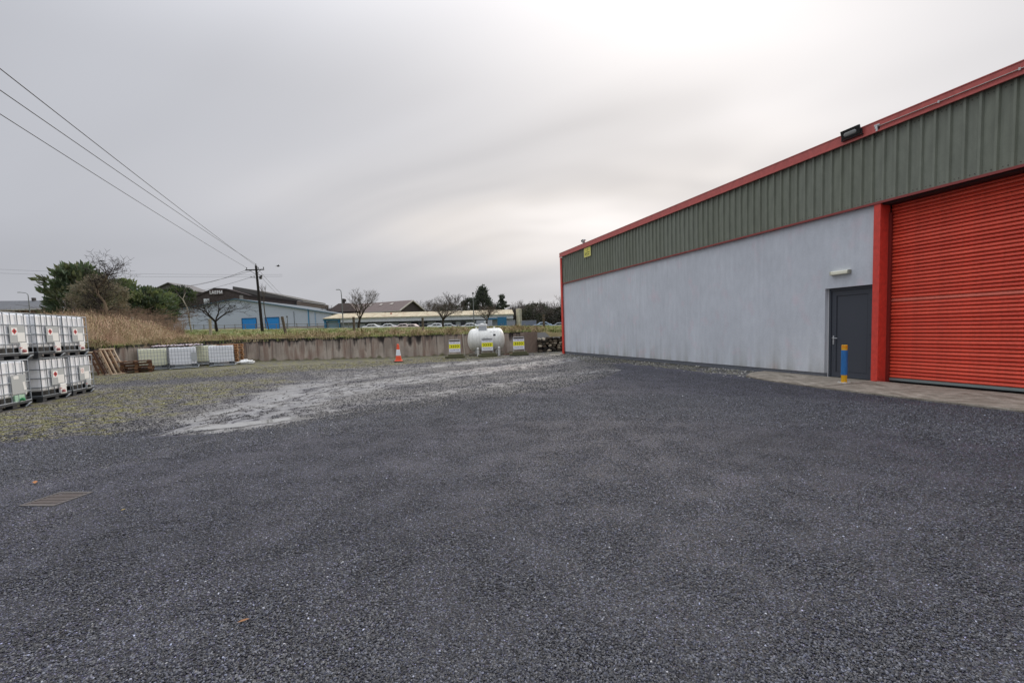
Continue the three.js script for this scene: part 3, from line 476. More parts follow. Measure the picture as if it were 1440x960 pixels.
// grass: dry straw and weeds on the bank, shorter green behind
{
  const r = rng(404);
  const tuft = (n, h, w, spread, lean, seedhead) => {
    const pos = [], nor = [];
    for (let k = 0; k < n; k++) {
      const a = r() * 6.283, q = r() * spread, bx = Math.cos(a) * q, bz = Math.sin(a) * q, la = r() * 6.283, ll = lean * (0.3 + r()), hh = h * (0.55 + r() * 0.55), pa = r() * 3.14, dx = Math.cos(pa) * w, dz = Math.sin(pa) * w;
      const m = [bx + Math.cos(la) * ll * 0.35 * hh, hh * 0.55, bz + Math.sin(la) * ll * 0.35 * hh], t = [bx + Math.cos(la) * ll * hh, hh * (1 - ll * 0.3), bz + Math.sin(la) * ll * hh];
      const P = [[bx - dx, 0, bz - dz], [bx + dx, 0, bz + dz], [m[0] + dx * 0.8, m[1], m[2] + dz * 0.8], [m[0] - dx * 0.8, m[1], m[2] - dz * 0.8]];
      const push = (...v) => v.forEach((p) => { pos.push(...p); nor.push(-dz / w * 0.5, 0.75, dx / w * 0.5); });
      push(P[0], P[1], P[2], P[0], P[2], P[3], P[3], P[2], t);
      if (seedhead) { const s = w * 1.9; push([t[0] - s, t[1] - s * 2, t[2]], [t[0] + s, t[1] - s * 1.5, t[2]], [t[0], t[1] + s * 4, t[2] + s * 0.5], [t[0], t[1] - s * 2, t[2] - s], [t[0], t[1] - s * 1.5, t[2] + s], [t[0] + s * 0.4, t[1] + s * 3, t[2]]); }
    }
    const g = new THREE.BufferGeometry(); g.setAttribute('position', new THREE.Float32BufferAttribute(pos, 3)); g.setAttribute('normal', new THREE.Float32BufferAttribute(nor, 3)); return g;
  };
  const lay = (name, label, geo, N, pick, tint) => {
    const im = new THREE.InstancedMesh(geo, std(0xffffff, 0.9, { side: THREE.DoubleSide }), N), o = new THREE.Object3D(), c = new THREE.Color();
    for (let i = 0; i < N; i++) { const [u, d, s, y] = pick(), [x, z] = site(u * d, d); o.position.set(x, (y ?? land(u, d)) - 0.03, z); o.rotation.set((r() - 0.5) * 0.25, r() * 6.283, (r() - 0.5) * 0.25); o.scale.set(s, s * (0.8 + r() * 0.4), s); o.updateMatrix(); im.setMatrixAt(i, o.matrix); c.setRGB(...tint(u, d)); im.setColorAt(i, c); }
    im.name = name; im.castShadow = im.receiveShadow = true; scene.add(tag(im, label, 'grass', null, 'stuff'));
  };
  const v = (c, k = 0.35) => { const q = 1 - k / 2 + r() * k; return c.map((x) => x * q); };
  const clump = (u, d) => { const [x, z] = site(u * d, d); return fbm(x * 0.45 + 17, z * 0.45, 3); };
  // tall reddish straw on the left bank
  lay('tall_straw', 'tall dry reddish straw and weeds on the left bank above the wall', tuft(11, 1.12, 0.006, 0.34, 0.5, true), 8000, () => {
    for (;;) { const u = -1.02 + r() * 0.36, w = wallDepth(u), d = w + 0.5 + Math.pow(r(), 1.3) * 13, k = sstep(-0.68, -0.80, u); if (r() < 0.25 + 0.75 * k) return [u, d, (0.28 + 0.62 * k) * (0.5 + r() * 0.65) * sstep(-0.3, 2.2, d - w)]; }
  }, () => v(r() < 0.40 ? [0.60, 0.38, 0.27] : r() < 0.78 ? [0.70, 0.55, 0.35] : [0.40, 0.36, 0.15]));
  // straw along the wall's edge
  lay('edge_straw', 'dry straw coloured grass along the top of the retaining wall', tuft(11, 0.42, 0.006, 0.26, 0.75, true), 6000, () => {
    for (;;) { const u = -0.98 + r() * 1.06, w = wallDepth(u), d = w + 0.06 + Math.pow(r(), 1.7) * 7, k = clump(u, d); if (k > -0.08 + r() * 0.2 - (u < -0.4 ? 0.15 : 0)) return [u, d, 0.25 + clamp(k) * 1.3 + r() * 0.35]; }
  }, (u) => v(r() < 0.5 ? [0.50, 0.39, 0.23] : r() < 0.5 ? [0.40, 0.27, 0.18] : [0.27, 0.27, 0.09]));
  // greener grass behind
  lay('field_grass', 'rough green and yellow grass over the field behind the wall', tuft(12, 0.24, 0.010, 0.28, 0.7, false), 15000, () => {
    const u = -1.0 + r() * 1.16, w = wallDepth(u), d = w + 0.05 + Math.pow(r(), 1.5) * 45; return [u, d, 0.4 + r() * 0.7];
  }, (u, d) => v(r() < 0.62 ? [0.16, 0.20, 0.05] : [0.34, 0.29, 0.13]));
  // weeds and moss tufts on the yard
  lay('yard_weeds', 'low weeds and moss at the foot of the walls and containers', tuft(9, 0.06, 0.004, 0.09, 0.9, false), 2200, () => {
    const q = r(); let x, z;
    if (q < 0.55) { const i = r() < 0.75 ? (r() < 0.5 ? 3 : 2) : 1, t = r(), [ax, az] = WALL[i], [bx, bz] = WALL[i + 1], L = Math.hypot(bx - ax, bz - az), o = 0.03 + Math.pow(r(), 2.2) * 1.3; x = lerp(ax, bx, t) - (bz - az) / L * o; z = lerp(az, bz, t) + (bx - ax) / L * o; }
    else if (q < 0.75) { z = -9 - r() * 13; x = 10.44 - Math.pow(r(), 2.5) * 0.8; }
    else { x = -8 + Math.pow(r(), 0.6) * 3 - 0.3; z = -11 - r() * 7; }
    const rr = x * CY + z * SY, d = x * SY - z * CY; return [rr / d, d, 0.4 + r() * 0.9, 0.0];
  }, () => v(r() < 0.7 ? [0.16, 0.17, 0.05] : [0.26, 0.23, 0.10]));
}
// ---------------------------------------------------------------- bulk liquid containers in wire cages
const hdpe = std(0xf8fafd, 0.4), hdpeYellow = std(0xf3f4d6, 0.45), galv = std(0x9ea4aa, 0.45, { metalness: 0.2 }), galvDark = std(0x7c8389, 0.5, { metalness: 0.3 }), blackPlastic = std(0x18191b, 0.55), palletGrey = std(0x3c3f43, 0.7, { map: rep(mottle, 0.6) }), plateGrey = std(0xb4b8b8, 0.5), whitePanel = std(0xeeeeea, 0.5), redPlastic = std(0xb06060, 0.45), greenPlastic = std(0x2f8f5a, 0.45);
const bar = (x0, y0, z0, x1, y1, z1, r) => rod([x0, y0, z0], [x1, y1, z1], r, 6);
function cageGeo(W, D, cols, side, rows, r, y0 = 0.15) {
  const g = [], w = W / 2, d = D / 2, top = rows[rows.length - 1];
  for (const x of cols) for (const z of [d, -d]) g.push(bar(x, y0, z, x, top, z, r));
  for (const z of side) for (const x of [w, -w]) g.push(bar(x, y0, z, x, top, z, r));
  for (const y of rows) { const q = y === top ? r * 1.35 : r; g.push(bar(-w, y, d, w, y, d, q), bar(-w, y, -d, w, y, -d, q), bar(w, y, -d, w, y, d, q), bar(-w, y, -d, -w, y, d, q)); }
  for (const x of [-w * 0.4, w * 0.4]) g.push(bar(x, top, -d, x, top, d, r));
  return merge(g);
}
const flame = canvasTex(128, 128, (x) => {
  x.fillStyle = '#f3f1ee'; x.fillRect(0, 0, 128, 128); x.save(); x.translate(64, 62); x.rotate(Math.PI / 4); x.fillStyle = '#c01f28'; x.fillRect(-37, -37, 74, 74); x.restore();
  x.fillStyle = '#1a0c0c'; x.beginPath(); x.moveTo(64, 30); x.quadraticCurveTo(84, 52, 78, 68); x.quadraticCurveTo(74, 78, 64, 78); x.quadraticCurveTo(50, 76, 52, 60); x.quadraticCurveTo(60, 58, 64, 30); x.fill(); x.fillRect(52, 82, 24, 4);
});
const cross = canvasTex(128, 128, (x) => { x.fillStyle = '#efe9e6'; x.fillRect(0, 0, 128, 128); x.save(); x.translate(64, 62); x.rotate(Math.PI / 4); x.strokeStyle = '#cf6a52'; x.lineWidth = 7; x.strokeRect(-27, -27, 54, 54); x.restore(); x.fillStyle = '#7a4a40'; x.fillRect(60, 46, 8, 24); x.fillRect(60, 76, 8, 7); });
const flameMat = new THREE.MeshStandardMaterial({ map: flame, roughness: 0.5 }), crossMat = new THREE.MeshStandardMaterial({ map: cross, roughness: 0.5 });
const W1 = 1.14, D1 = 1.0;
const geoA = {
  tank: rbox(W1 - 0.05, 0.86, D1 - 0.05, 0.07, 0, 0.70, 0, 3), tray: span(-W1 / 2 + 0.05, W1 / 2 - 0.05, 0.155, 0.285, -D1 / 2 + 0.05, D1 / 2 - 0.05),
  cage: cageGeo(W1, D1, [-0.57, -0.33, -0.1, 0.13, 0.36, 0.57], [-0.25, 0.0, 0.25], [0.165, 0.385, 0.62, 0.85, 1.135], 0.0115),
  deck: span(-W1 / 2 - 0.01, W1 / 2 + 0.01, 0.105, 0.15, -D1 / 2 - 0.01, D1 / 2 + 0.01), cap: cyl(0.09, 0.095, 0.04, 16, 0, 1.145, 0),
  block: rbox(0.15, 0.085, 0.14, 0.01), skid: span(-W1 / 2, W1 / 2, 0.0, 0.018, -0.06, 0.06), foot: tube([[0.30, 0.02, 0.52], [0.36, 0.075, 0.55], [0.42, 0.09, 0.535], [0.52, 0.095, 0.515]], 0.017, 8, 14),
  plate: span(-0.19, 0.33, 0.41, 0.835, D1 / 2 + 0.012, D1 / 2 + 0.016), label: new THREE.PlaneGeometry(0.20, 0.18).translate(-0.03, 0.69, D1 / 2 + 0.0185), sheet: span(0.05, 0.31, 0.44, 0.66, D1 / 2 + 0.017, D1 / 2 + 0.0205),
  cover: rbox(0.25, 0.27, 0.05, 0.012, 0.235, 0.275, D1 / 2 + 0.0), valve: merge([new THREE.CylinderGeometry(0.028, 0.028, 0.09, 12).rotateX(Math.PI / 2).translate(0.18, 0.205, D1 / 2 + 0.04), box(0.09, 0.016, 0.02, 0.19, 0.245, D1 / 2 + 0.05)]), strip: span(0.06, 0.16, 0.28, 0.30, D1 / 2 + 0.026, D1 / 2 + 0.03),
};
function tankA(label, [x, y, z], turn, o = {}) {
  const t = thing('bulk_container', label, 'bulk container', [x, y, z], turn, 'caged white liquid containers stacked on the left');
  mesh('tank', geoA.tank, hdpe, t); mesh('tray', geoA.tray, blackPlastic, t); mesh('cage', geoA.cage, o.dark ? galvDark : galv, t);
  const p = new THREE.Group(); p.name = 'pallet'; t.add(p); mesh('deck', geoA.deck, palletGrey, p);
  for (const px of [-0.48, 0, 0.48]) for (const pz of [-0.42, 0.42]) { const b = mesh('block', geoA.block, palletGrey, p); b.position.set(px, 0.061, pz); }
  for (const pz of [-0.42, 0.42]) { const s = mesh('skid', geoA.skid, palletGrey, p); s.position.z = pz; }
  mesh('rail', geoA.foot, std(0x8a9094, 0.5, { metalness: 0.3 }), p);
  mesh('filler_cap', geoA.cap, blackPlastic, t);
  if (o.plain) { mesh('plate', span(-0.08, 0.42, 0.35, 0.80, D1 / 2 + 0.012, D1 / 2 + 0.016), plateGrey, t); mesh('label', span(0.0, 0.17, 0.70, 0.775, D1 / 2 + 0.0165, D1 / 2 + 0.018), whitePanel, t); mesh('label', metres(new THREE.BoxGeometry(0.08, 0.2, 0.002).rotateZ(0.2).translate(0.34, 0.52, D1 / 2 + 0.018)), whitePanel, t); mesh('valve', geoA.valve, greenPlastic, t); mesh('valve_cover', [rbox(0.34, 0.2, 0.05, 0.012, 0.17, 0.22, D1 / 2 - 0.02)], std(0xa8cdb4, 0.5), t); return t; }
  mesh('plate', geoA.plate, plateGrey, t); mesh('hazard_label', geoA.label, o.cross ? crossMat : flameMat, t); mesh('paper_sheet', geoA.sheet, whitePanel, t);
  mesh('valve_cover', geoA.cover, o.cross ? plateGrey : whitePanel, t); mesh('valve', geoA.valve, o.cross ? blackPlastic : redPlastic, t); mesh('tamper_tape', geoA.strip, redPlastic, t);
  return t;
}
const T0 = Math.PI / 2;
tankA('white caged container, bottom of the stack nearest us, with bare grey plate and green valve', [-8.36, 0, -13.62], T0 + 0.02, { plain: true });
tankA('white caged container with flammable label, bottom of the middle stack', [-8.5, 0, -15.45], T0 - 0.02, { dark: true });
tankA('white caged container with orange diamond label, bottom of the farthest stack', [-8.52, 0, -16.7], T0 + 0.03, { cross: true });
tankA('white caged container with large paper sheet, top of the stack nearest us', [-8.5, 1.14, -14.1], T0, {});
tankA('white caged container with flammable label, top of the middle stack', [-8.5, 1.14, -15.4], T0 + 0.015, { dark: true });
tankA('white caged container with flammable label, top of the farthest stack by the straw', [-8.52, 1.14, -16.57], T0 - 0.01, {});
// the older kind by the back wall
const cols = (n, w) => Array.from({ length: n }, (_, i) => -w + 2 * w * i / (n - 1));
const geoB = { tank: rbox(1.15, 0.92, 0.95, 0.06, 0, 0.66, 0, 3), cage: cageGeo(1.2, 1.0, cols(10, 0.6), cols(8, 0.5).slice(1, -1), [0.17, 0.36, 0.55, 0.74, 0.93, 1.12], 0.0065), gap: merge([span(-0.60, -0.38, 0.125, 0.235, 0.478, 0.49), span(0.34, 0.58, 0.125, 0.235, 0.478, 0.49)]), frame: merge([tube([[-0.6, 0.03, 0.5], [-0.5, 0.05, 0.52], [0.5, 0.05, 0.52], [0.62, 0.05, 0.5], [0.66, 0.13, 0.42], [0.62, 0.14, 0.0]], 0.025, 8, 30), span(-0.58, 0.58, 0.10, 0.14, -0.48, 0.48)]), skid: span(-0.08, 0.08, 0, 0.10, -0.48, 0.48), plate: span(0.601, 0.606, 0.45, 0.85, 0.02, 0.42), front: span(0.36, 0.6, 0.42, 0.85, 0.508, 0.513) };
function tankB(label, [x, z], turn, yellow, front, y = 0) {
  const t = thing('bulk_container', label, 'bulk container', [x, y, z], turn, 'older caged containers by the back wall');
  mesh('tank', geoB.tank, yellow ? hdpeYellow : hdpe, t); mesh('cage', geoB.cage, galv, t); mesh('corner_gap', geoB.gap, blackPlastic, t); mesh('base_frame', geoB.frame, std(0xa7acae, 0.45, { metalness: 0.3 }), t);
  for (const px of [-0.5, 0, 0.5]) { const s = mesh('skid', geoB.skid, palletGrey, t); s.position.x = px; }
  mesh('plate', front ? geoB.front : geoB.plate, front ? plateGrey : std(0x5b6270, 0.5), t); mesh('filler_cap', geoA.cap, blackPlastic, t);
}
tankB('yellowed caged container by the back wall, partly hidden by brown pallets', [-10.72, -28.75], 0.32, true, false);
tankB('white caged container with grey plate between the yellowed one and the orange pallets', [-9.33, -28.6], 0.33, false, true);
tankB('white caged container in front of the stack of orange pallets', [-7.72, -29.3], 0.28, false, false);
tankB('caged container half hidden behind the yellowed one by the wall', [-10.45, -30.15], 0.33, false, false, 0.03);
tankB('caged container half hidden behind the white one with the grey plate', [-8.98, -30.95], 0.3, true, false, 0.03);
{ const s = thing('plastic_sheet', 'crumpled pinkish plastic sheet lying over the containers by the back wall', 'plastic sheet', [-9.9, 1.17, -29.75], 0.32); const g = new THREE.PlaneGeometry(2.3, 0.8, 46, 18).rotateX(-Math.PI / 2), p = g.attributes.position; for (let i = 0; i < p.count; i++) p.setY(i, 0.03 + Math.abs(fbm(p.getX(i) * 3, p.getZ(i) * 3, 4)) * 0.16); g.computeVertexNormals(); mesh('sheet', g, std(0xb3a6ad, 0.4, { side: THREE.DoubleSide }), s); }

// ---------------------------------------------------------------- pallets
const woods = (list) => list.map((c) => std(c, 0.85, { map: rep(woodTex, 1.4) }));
const woodPale = woods([0xe0c6a6, 0xd4b592, 0xe8d2b4]), woodBrown = woods([0x8a6144, 0x6f4c36, 0x9c7350, 0x5c4032]), woodOrange = woods([0xe4b486, 0xd8a272, 0xecc096]);
const pr = rng(55), pick = (a) => a[pr() * a.length | 0];
const plankG = box(0.10, 0.02, 1.0), runnerG = box(1.2, 0.022, 0.10), blockG = box(0.14, 0.078, 0.10);
function pallet(label, group, pos, turn, mats) {
  const t = thing('wooden_pallet', label, 'pallet', pos, turn, group);
  for (let k = 0; k < 7; k++) { const m = mesh('plank', plankG, pick(mats), t); m.position.set(-0.55 + k * 0.183, 0.134 + (pr() - 0.5) * 0.003, (pr() - 0.5) * 0.015); }
  for (const z of [-0.45, 0, 0.45]) { mesh('runner', runnerG, pick(mats), t).position.set(0, 0.111, z); mesh('runner', runnerG, pick(mats), t).position.set(0, 0.0115, z); for (const x of [-0.53, 0, 0.53]) mesh('block', blockG, pick(mats), t).position.set(x, 0.0612, z); }
  return t;
}
const ord = ['bottom', 'second from the bottom', 'third from the bottom', 'fourth from the bottom', 'fifth from the bottom', 'sixth from the bottom', 'seventh from the bottom', 'topmost'];
for (let k = 0; k < 8; k++) pallet(`orange brown pallet, ${ord[k]} of the stack behind the caged containers`, 'stack of orange pallets at the back wall', [-7.86 + (pr() - 0.5) * 0.05, k * 0.1465, -31.35 + (pr() - 0.5) * 0.05], -0.42 + (pr() - 0.5) * 0.04, woodOrange);
const low = ['bottom', 'second', 'third', 'topmost'];
for (let k = 0; k < 4; k++) pallet(`dark weathered brown pallet, ${low[k]} of the low untidy stack`, 'low stack of weathered brown pallets', [-10.75 + [0, 0.02, -0.03, -0.05][k], k * 0.1465, -27.0 + [0, 0.03, -0.02, 0.04][k]], 0.28 + [0, -0.05, 0.07, 0.16][k], woodBrown);
function leaning(label, base, mats, w, L) {
  // long open frame leaned on the wall: base edge along the wall, top tipped back
  const t = thing('wooden_pallet', label, 'pallet', base, 0, 'pallets leaned up beside the containers');
  const f = new THREE.Group(); f.name = 'deck'; t.add(f);
  const a = new THREE.Vector3(0.571, 0, -0.821), up = new THREE.Vector3(-0.821 * 0.7, 1.2, -0.571 * 0.7).normalize(), n = new THREE.Vector3().crossVectors(a, up).normalize();
  f.matrixAutoUpdate = true; f.quaternion.setFromRotationMatrix(new THREE.Matrix4().makeBasis(a, up, n));
  for (const x of [0.045, w * 0.33, w * 0.66, w - 0.045]) mesh('stringer', box(0.045, L - 0.004, 0.09, x, L / 2, -0.05), pick(mats), f);
  for (let k = 0; k < 5; k++) mesh('plank', box(w, 0.085, 0.02, w / 2, 0.06 + k * (L - 0.12) / 4, -0.107), pick(woodBrown), f);
  mesh('end_board', box(w, 0.05, 0.02, w / 2, 0.025, 0.007), pick(mats), f); mesh('end_board', box(w, 0.05, 0.02, w / 2, L - 0.025, 0.007), pick(mats), f);
}
leaning('pale wooden pallet frame leaned up at the front beside the container stack', [-11.35, 0.0, -25.95], woodPale, 0.66, 1.42);
leaning('second wooden pallet leaned up behind the pale one beside the containers', [-11.62, 0.0, -26.02], woodBrown.concat(woodPale), 0.66, 1.34);
leaning('rearmost of three pallets leaned up beside the containers', [-11.90, 0.0, -26.1], woodBrown.concat(woodPale), 0.66, 1.28);
{ const s = thing('plastic_sack', 'white plastic sack lying on the gravel by the orange pallets', 'sack', [-6.62, 0, -29.75], 0.3); const g = new THREE.SphereGeometry(0.5, 28, 16), p = g.attributes.position; for (let i = 0; i < p.count; i++) { const x = p.getX(i), y = p.getY(i), z = p.getZ(i), q = 1 + 0.22 * n3(x * 3, y * 3, z * 3) + 0.08 * n3(x * 9, y * 9, z * 9); p.setXYZ(i, x * q * 0.85, Math.max(0, (y + 0.3) * 0.30 * q), z * q * 0.6); } g.computeVertexNormals(); mesh('bag', g, std(0xdfe0dd, 0.45), s); }

// ---------------------------------------------------------------- cone, signs, gas tank
{
  const c = thing('traffic_cone', 'orange and white traffic cone standing before the concrete wall', 'traffic cone', [1.58, 0, -23.85]);
  const org = std(0xee5a34, 0.5), lathe = (pts) => new THREE.LatheGeometry(pts.map((p) => new THREE.Vector2(...p)), 26);
  mesh('base', [rbox(0.46, 0.05, 0.46, 0.02, 0, 0.027, 0)], std(0x2a2422, 0.8), c);
  mesh('body', lathe([[0.185, 0.053], [0.175, 0.07], [0.155, 0.10], [0.06, 0.80], [0.05, 0.905], [0.036, 0.92], [0.0, 0.92]]), org, c);
  mesh('reflective_sleeve', lathe([[0.128, 0.325], [0.1275, 0.33], [0.0875, 0.63], [0.084, 0.635]]), std(0xe6e9ec, 0.35), c);
  mesh('foot_ring', lathe([[0.215, 0.053], [0.205, 0.075], [0.186, 0.08]]), org, c);
}
const signTex = canvasTex(256, 300, (x, w, h) => {
  x.fillStyle = '#e9e8ee'; x.fillRect(0, 0, w, h); x.fillStyle = '#8d8d96'; x.fillRect(28, 22, 44, 12); x.fillRect(86, 20, 60, 14); x.fillRect(158, 22, 70, 12);
  x.fillStyle = '#f0ea1e'; x.fillRect(0, 72, w, 128); x.strokeStyle = '#8a8a0c'; x.lineWidth = 20; for (let k = 0; k < 4; k++) { x.beginPath(); x.moveTo(38 + k * 50, 96); x.lineTo(68 + k * 50, 136); x.lineTo(38 + k * 50, 176); x.stroke(); }
  x.fillStyle = '#37373c'; [[34, 15], [62, 20], [94, 12], [118, 26], [156, 14], [182, 20], [212, 12]].forEach(([p, q]) => { x.fillRect(p, 228, 7, 34); x.fillRect(p, 228 + (p % 3) * 13, q, 8); });
});
const signMat = new THREE.MeshStandardMaterial({ map: signTex, roughness: 0.5 }), moulded = std(0x5d5c42, 0.95, { map: rep(mottle, 1.5), bumpMap: rep(mottle, 3), bumpScale: 0.01 });
function arrowSign(label, [x, z], turn, lift = 0) {
  const t = thing('arrow_sign', label, 'sign', [x, 0, z], turn, 'yellow chevron signs around the gas tank'), g = std(0xb9bcbc, 0.45, { metalness: 0.3 });
  mesh('base_block', [rbox(1.05, 0.13, 0.42, 0.03, 0, 0.06, -0.02), rbox(0.82, 0.1, 0.3, 0.03, 0.05, 0.165, -0.04)], moulded, t);
  mesh('frame', [rod([-0.3, 0.15, 0], [-0.3, 0.99 + lift, -0.05], 0.016), rod([0.3, 0.15, 0], [0.3, 0.99 + lift, -0.05], 0.016), rod([-0.3, 0.99 + lift, -0.05], [0.3, 0.99 + lift, -0.05], 0.016), rod([-0.3, 0.33, 0.0], [0.3, 0.33, 0.0], 0.012)], g, t);
  const b = mesh('board', [rbox(0.62, 0.56, 0.012, 0.004, 0, 0, 0)], std(0xd8d8da, 0.5), t); b.position.set(0, 0.61 + lift, -0.012); b.rotation.x = -0.06;
  const f = mesh('print', new THREE.PlaneGeometry(0.61, 0.55), signMat, t); f.position.set(0, 0.61 + lift, -0.003); f.rotation.x = -0.06;
  mesh('header_strip', [rbox(0.54, 0.05, 0.012, 0.003, 0, 0.925 + lift, -0.04)], blackPlastic, t);
}
arrowSign('yellow chevron sign standing left of the pole and the white gas tank', [4.62, -24.5], -0.32);
arrowSign('yellow chevron sign standing directly in front of the white gas tank', [6.35, -24.1], -0.22, 0.02);
arrowSign('yellow chevron sign standing right of the white gas tank', [8.05, -23.75], -0.26, 0.02);
{
  const t = thing('gas_tank', 'white horizontal gas tank with domed ends before the concrete wall', 'gas tank', [6.78, 0, -25.95], -YAW);
  const wh = std(0xf0f0ea, 0.38, { map: rep(mottle, 1) }), R = 0.66, L = 0.73, y = 0.90, prof = [];
  for (let i = 0; i <= 12; i++) { const a = i / 12 * Math.PI / 2; prof.push([R * Math.sin(a), -L - 0.36 * Math.cos(a)]); }
  for (let i = 12; i >= 0; i--) { const a = i / 12 * Math.PI / 2; prof.push([R * Math.sin(a), L + 0.36 * Math.cos(a)]); }
  mesh('vessel', metres(new THREE.LatheGeometry(prof.map((p) => new THREE.Vector2(...p)), 48).rotateZ(Math.PI / 2).translate(0, y, 0)), std(0xf2f2ea, 0.36, { map: rep(streaky, 0.8, 0.4) }), t);
  for (const x of [-L, L, -0.42]) mesh('weld_band', new THREE.TorusGeometry(R + 0.002, 0.008, 6, 48).rotateY(Math.PI / 2).translate(x, y, 0), wh, t);
  const hood = new THREE.Group(); hood.name = 'valve_hood'; t.add(hood);
  mesh('body', [rbox(0.47, 0.30, 0.46, 0.02, -0.16, y + R + 0.02, 0.16)], std(0xb8bcc0, 0.4), hood); mesh('lid', [rbox(0.50, 0.13, 0.5, 0.03, -0.16, y + R + 0.19, 0.16)], std(0xececea, 0.4), hood); mesh('knob', [rbox(0.18, 0.05, 0.16, 0.015, -0.2, y + R + 0.285, 0.05)], wh, hood);
  for (const x of [-0.55, 0.5]) mesh('lifting_eye', metres(extr([[-0.07, 0], [0.07, 0], [0.03, 0.12], [-0.03, 0.12]], 0.03).translate(x, y + R - 0.02, -0.015)), wh, t);
  for (const x of [-0.6, 0.6]) mesh('leg', [span(x - 0.06, x + 0.06, 0.1, 0.45, -0.4, -0.28), span(x - 0.06, x + 0.06, 0.1, 0.45, 0.28, 0.4)], std(0x9a9a94, 0.6), t);
  mesh('plinth', [rbox(2.0, 0.1, 1.1, 0.02, 0, 0.05, 0)], std(0x6f695c, 0.95, { map: rep(mottle, 1) }), t);
  const dec = (name, w, h, x, ang, mat) => { const p = mesh(name, new THREE.PlaneGeometry(w, h), mat, t); p.position.set(x, y + Math.sin(ang) * (R + 0.008), Math.cos(ang) * (R + 0.008)); p.rotation.x = -ang; };
  const wordTex = (words, col) => canvasTex(128, 32, (x) => { x.fillStyle = '#e0e0da'; x.fillRect(0, 0, 128, 32); x.fillStyle = col; let p = 4; for (const q of words) { for (let k = 0; k < q; k++) { x.fillRect(p, 7, 4, 18); x.fillRect(p, 7 + (k * 7 % 14), 9, 4); p += 13; } p += 12; } });
  dec('square_plate', 0.14, 0.12, 0.52, 0.42, std(0x1c1c1e, 0.5));
  dec('lettering', 0.46, 0.10, 0.48, 0.76, new THREE.MeshStandardMaterial({ map: wordTex([3, 3], '#3a2a2a'), roughness: 0.5 })); dec('lettering', 0.40, 0.08, 0.03, 0.16, new THREE.MeshStandardMaterial({ map: wordTex([4, 3], '#24242a'), roughness: 0.5 }));
  const P = (l, x, z, h) => { const b = thing('guard_post', l, 'post', [x, 0, z], 0, 'short white guard posts before the gas tank'); mesh('post', new THREE.LatheGeometry([[0, 0], [0.065, 0], [0.065, h - 0.03], [0.045, h], [0, h + 0.005]].map((p) => new THREE.Vector2(...p)), 16), std(0xe2e2de, 0.5, { map: rep(mottle, 2) }), b); mesh('band', new THREE.CylinderGeometry(0.067, 0.067, 0.05, 16, 1, true).translate(0, h * 0.72, 0), std(0xa9a9a4, 0.5), b); };
  P('short white guard post below the left end of the gas tank', 6.08, -25.2, 0.48); P('short white guard post beside the sign in front of the gas tank', 7.2, -24.75, 0.50);
  const s = thing('marker_pole', 'thin pale pole standing between the left sign and the gas tank', 'pole', [5.2, 0, -24.7]); mesh('pole', rod([0, 0, 0], [-0.06, 1.28, 0.0], 0.03, 8), std(0xb9b2a2, 0.7, { map: rep(mottle, 2) }), s); mesh('cap', new THREE.SphereGeometry(0.032, 10, 8).translate(-0.06, 1.28, 0), std(0xa39c8c, 0.7), s);
  const pl = thing('old_plank', 'weathered plank lying on the ground beside the gas tank', 'plank', [7.9, 0.04, -25.0], 0.5); mesh('plank', box(0.9, 0.05, 0.13), woodBrown[0], pl); mesh('batten', box(0.1, 0.04, 0.2, 0.2, 0.046, 0), woodBrown[2], pl);
}
// ---------------------------------------------------------------- fences, poles, wires, buildings beyond the field
const FACE = -YAW;
const postWood = std(0x6e6252, 0.95, { map: rep(woodTex, 2) }), postStone = std(0x97907f, 0.95, { map: rep(mottle, 1.5) });
[['pale concrete fence post in the straw below the evergreen trees', -33.05, 2.2, 40, 1.5, postStone, 0], ['old fence post on the bank in line with the bare round tree', -27.62, 1.85, 42, 1.55, postStone, 0.01], ['leaning brown fence post to the right of the blue doors', -19.75, 1.8, 40, 1.5, postWood, -0.14], ['dark fence post in front of the tall bare tree', -14.41, 1.75, 42, 1.35, postWood, 0], ['thin dark fence post before the long low building', -8.08, 1.4, 42, 1.4, postWood, 0], ['dark fence post near the red corner of the warehouse', 2.91, 1.1, 40, 1.55, postWood, 0]].forEach(([l, r, y, d, h, m, lean]) => {
  const t = thing('fence_post', l, 'fence post', at(r, y, d), FACE, 'old posts along the field edge'); const p = mesh('post', [rbox(0.19, h, 0.17, 0.02, 0, h / 2, 0)], m, t); p.rotation.z = -lean; const q = mesh('staple_wire', [rod([-0.09, h * 0.8, 0.09], [0.09, h * 0.8, 0.09], 0.006)], galvDark, t); q.rotation.z = -lean;
});
{ // rail along the road
  const t = thing('rail_fence', 'low grey rail fence along the far side of the field', 'fence'), m = std(0x6d6b66, 0.8);
  for (let r = -64; r < -29; r += 1.9) { const u = r / 84, y = land(u, 84), y2 = land((r + 1.9) / 84, 84); const [x, z] = site(r, 84), [x2, z2] = site(r + 1.9, 84); mesh('post', rbox(0.11, 0.95, 0.11, 0.01, x, y + 0.42, z), m, t); mesh('rail', rod([x, y + 0.78, z], [x2, y2 + 0.78, z2], 0.045, 6), m, t); mesh('rail', rod([x, y + 0.36, z], [x2, y2 + 0.36, z2], 0.025, 5), m, t); }
  const road = []; for (const [d0, d1] of [[98, 105]]) { const pos = [], idx = []; let n = 0; for (let u = -1.2; u <= 0.4; u += 0.02) { for (const d of [d0, d1]) { const [x, z] = site(u * d, d); pos.push(x, land(u, d) + 0.06, z); } if (n) idx.push(n * 2 - 2, n * 2, n * 2 - 1, n * 2 - 1, n * 2, n * 2 + 1); n++; } const g = new THREE.BufferGeometry(); g.setAttribute('position', new THREE.Float32BufferAttribute(pos, 3)); g.setIndex(idx); g.computeVertexNormals(); structure(mesh('road', g, std(0x4a4a4c, 0.9))); }
}
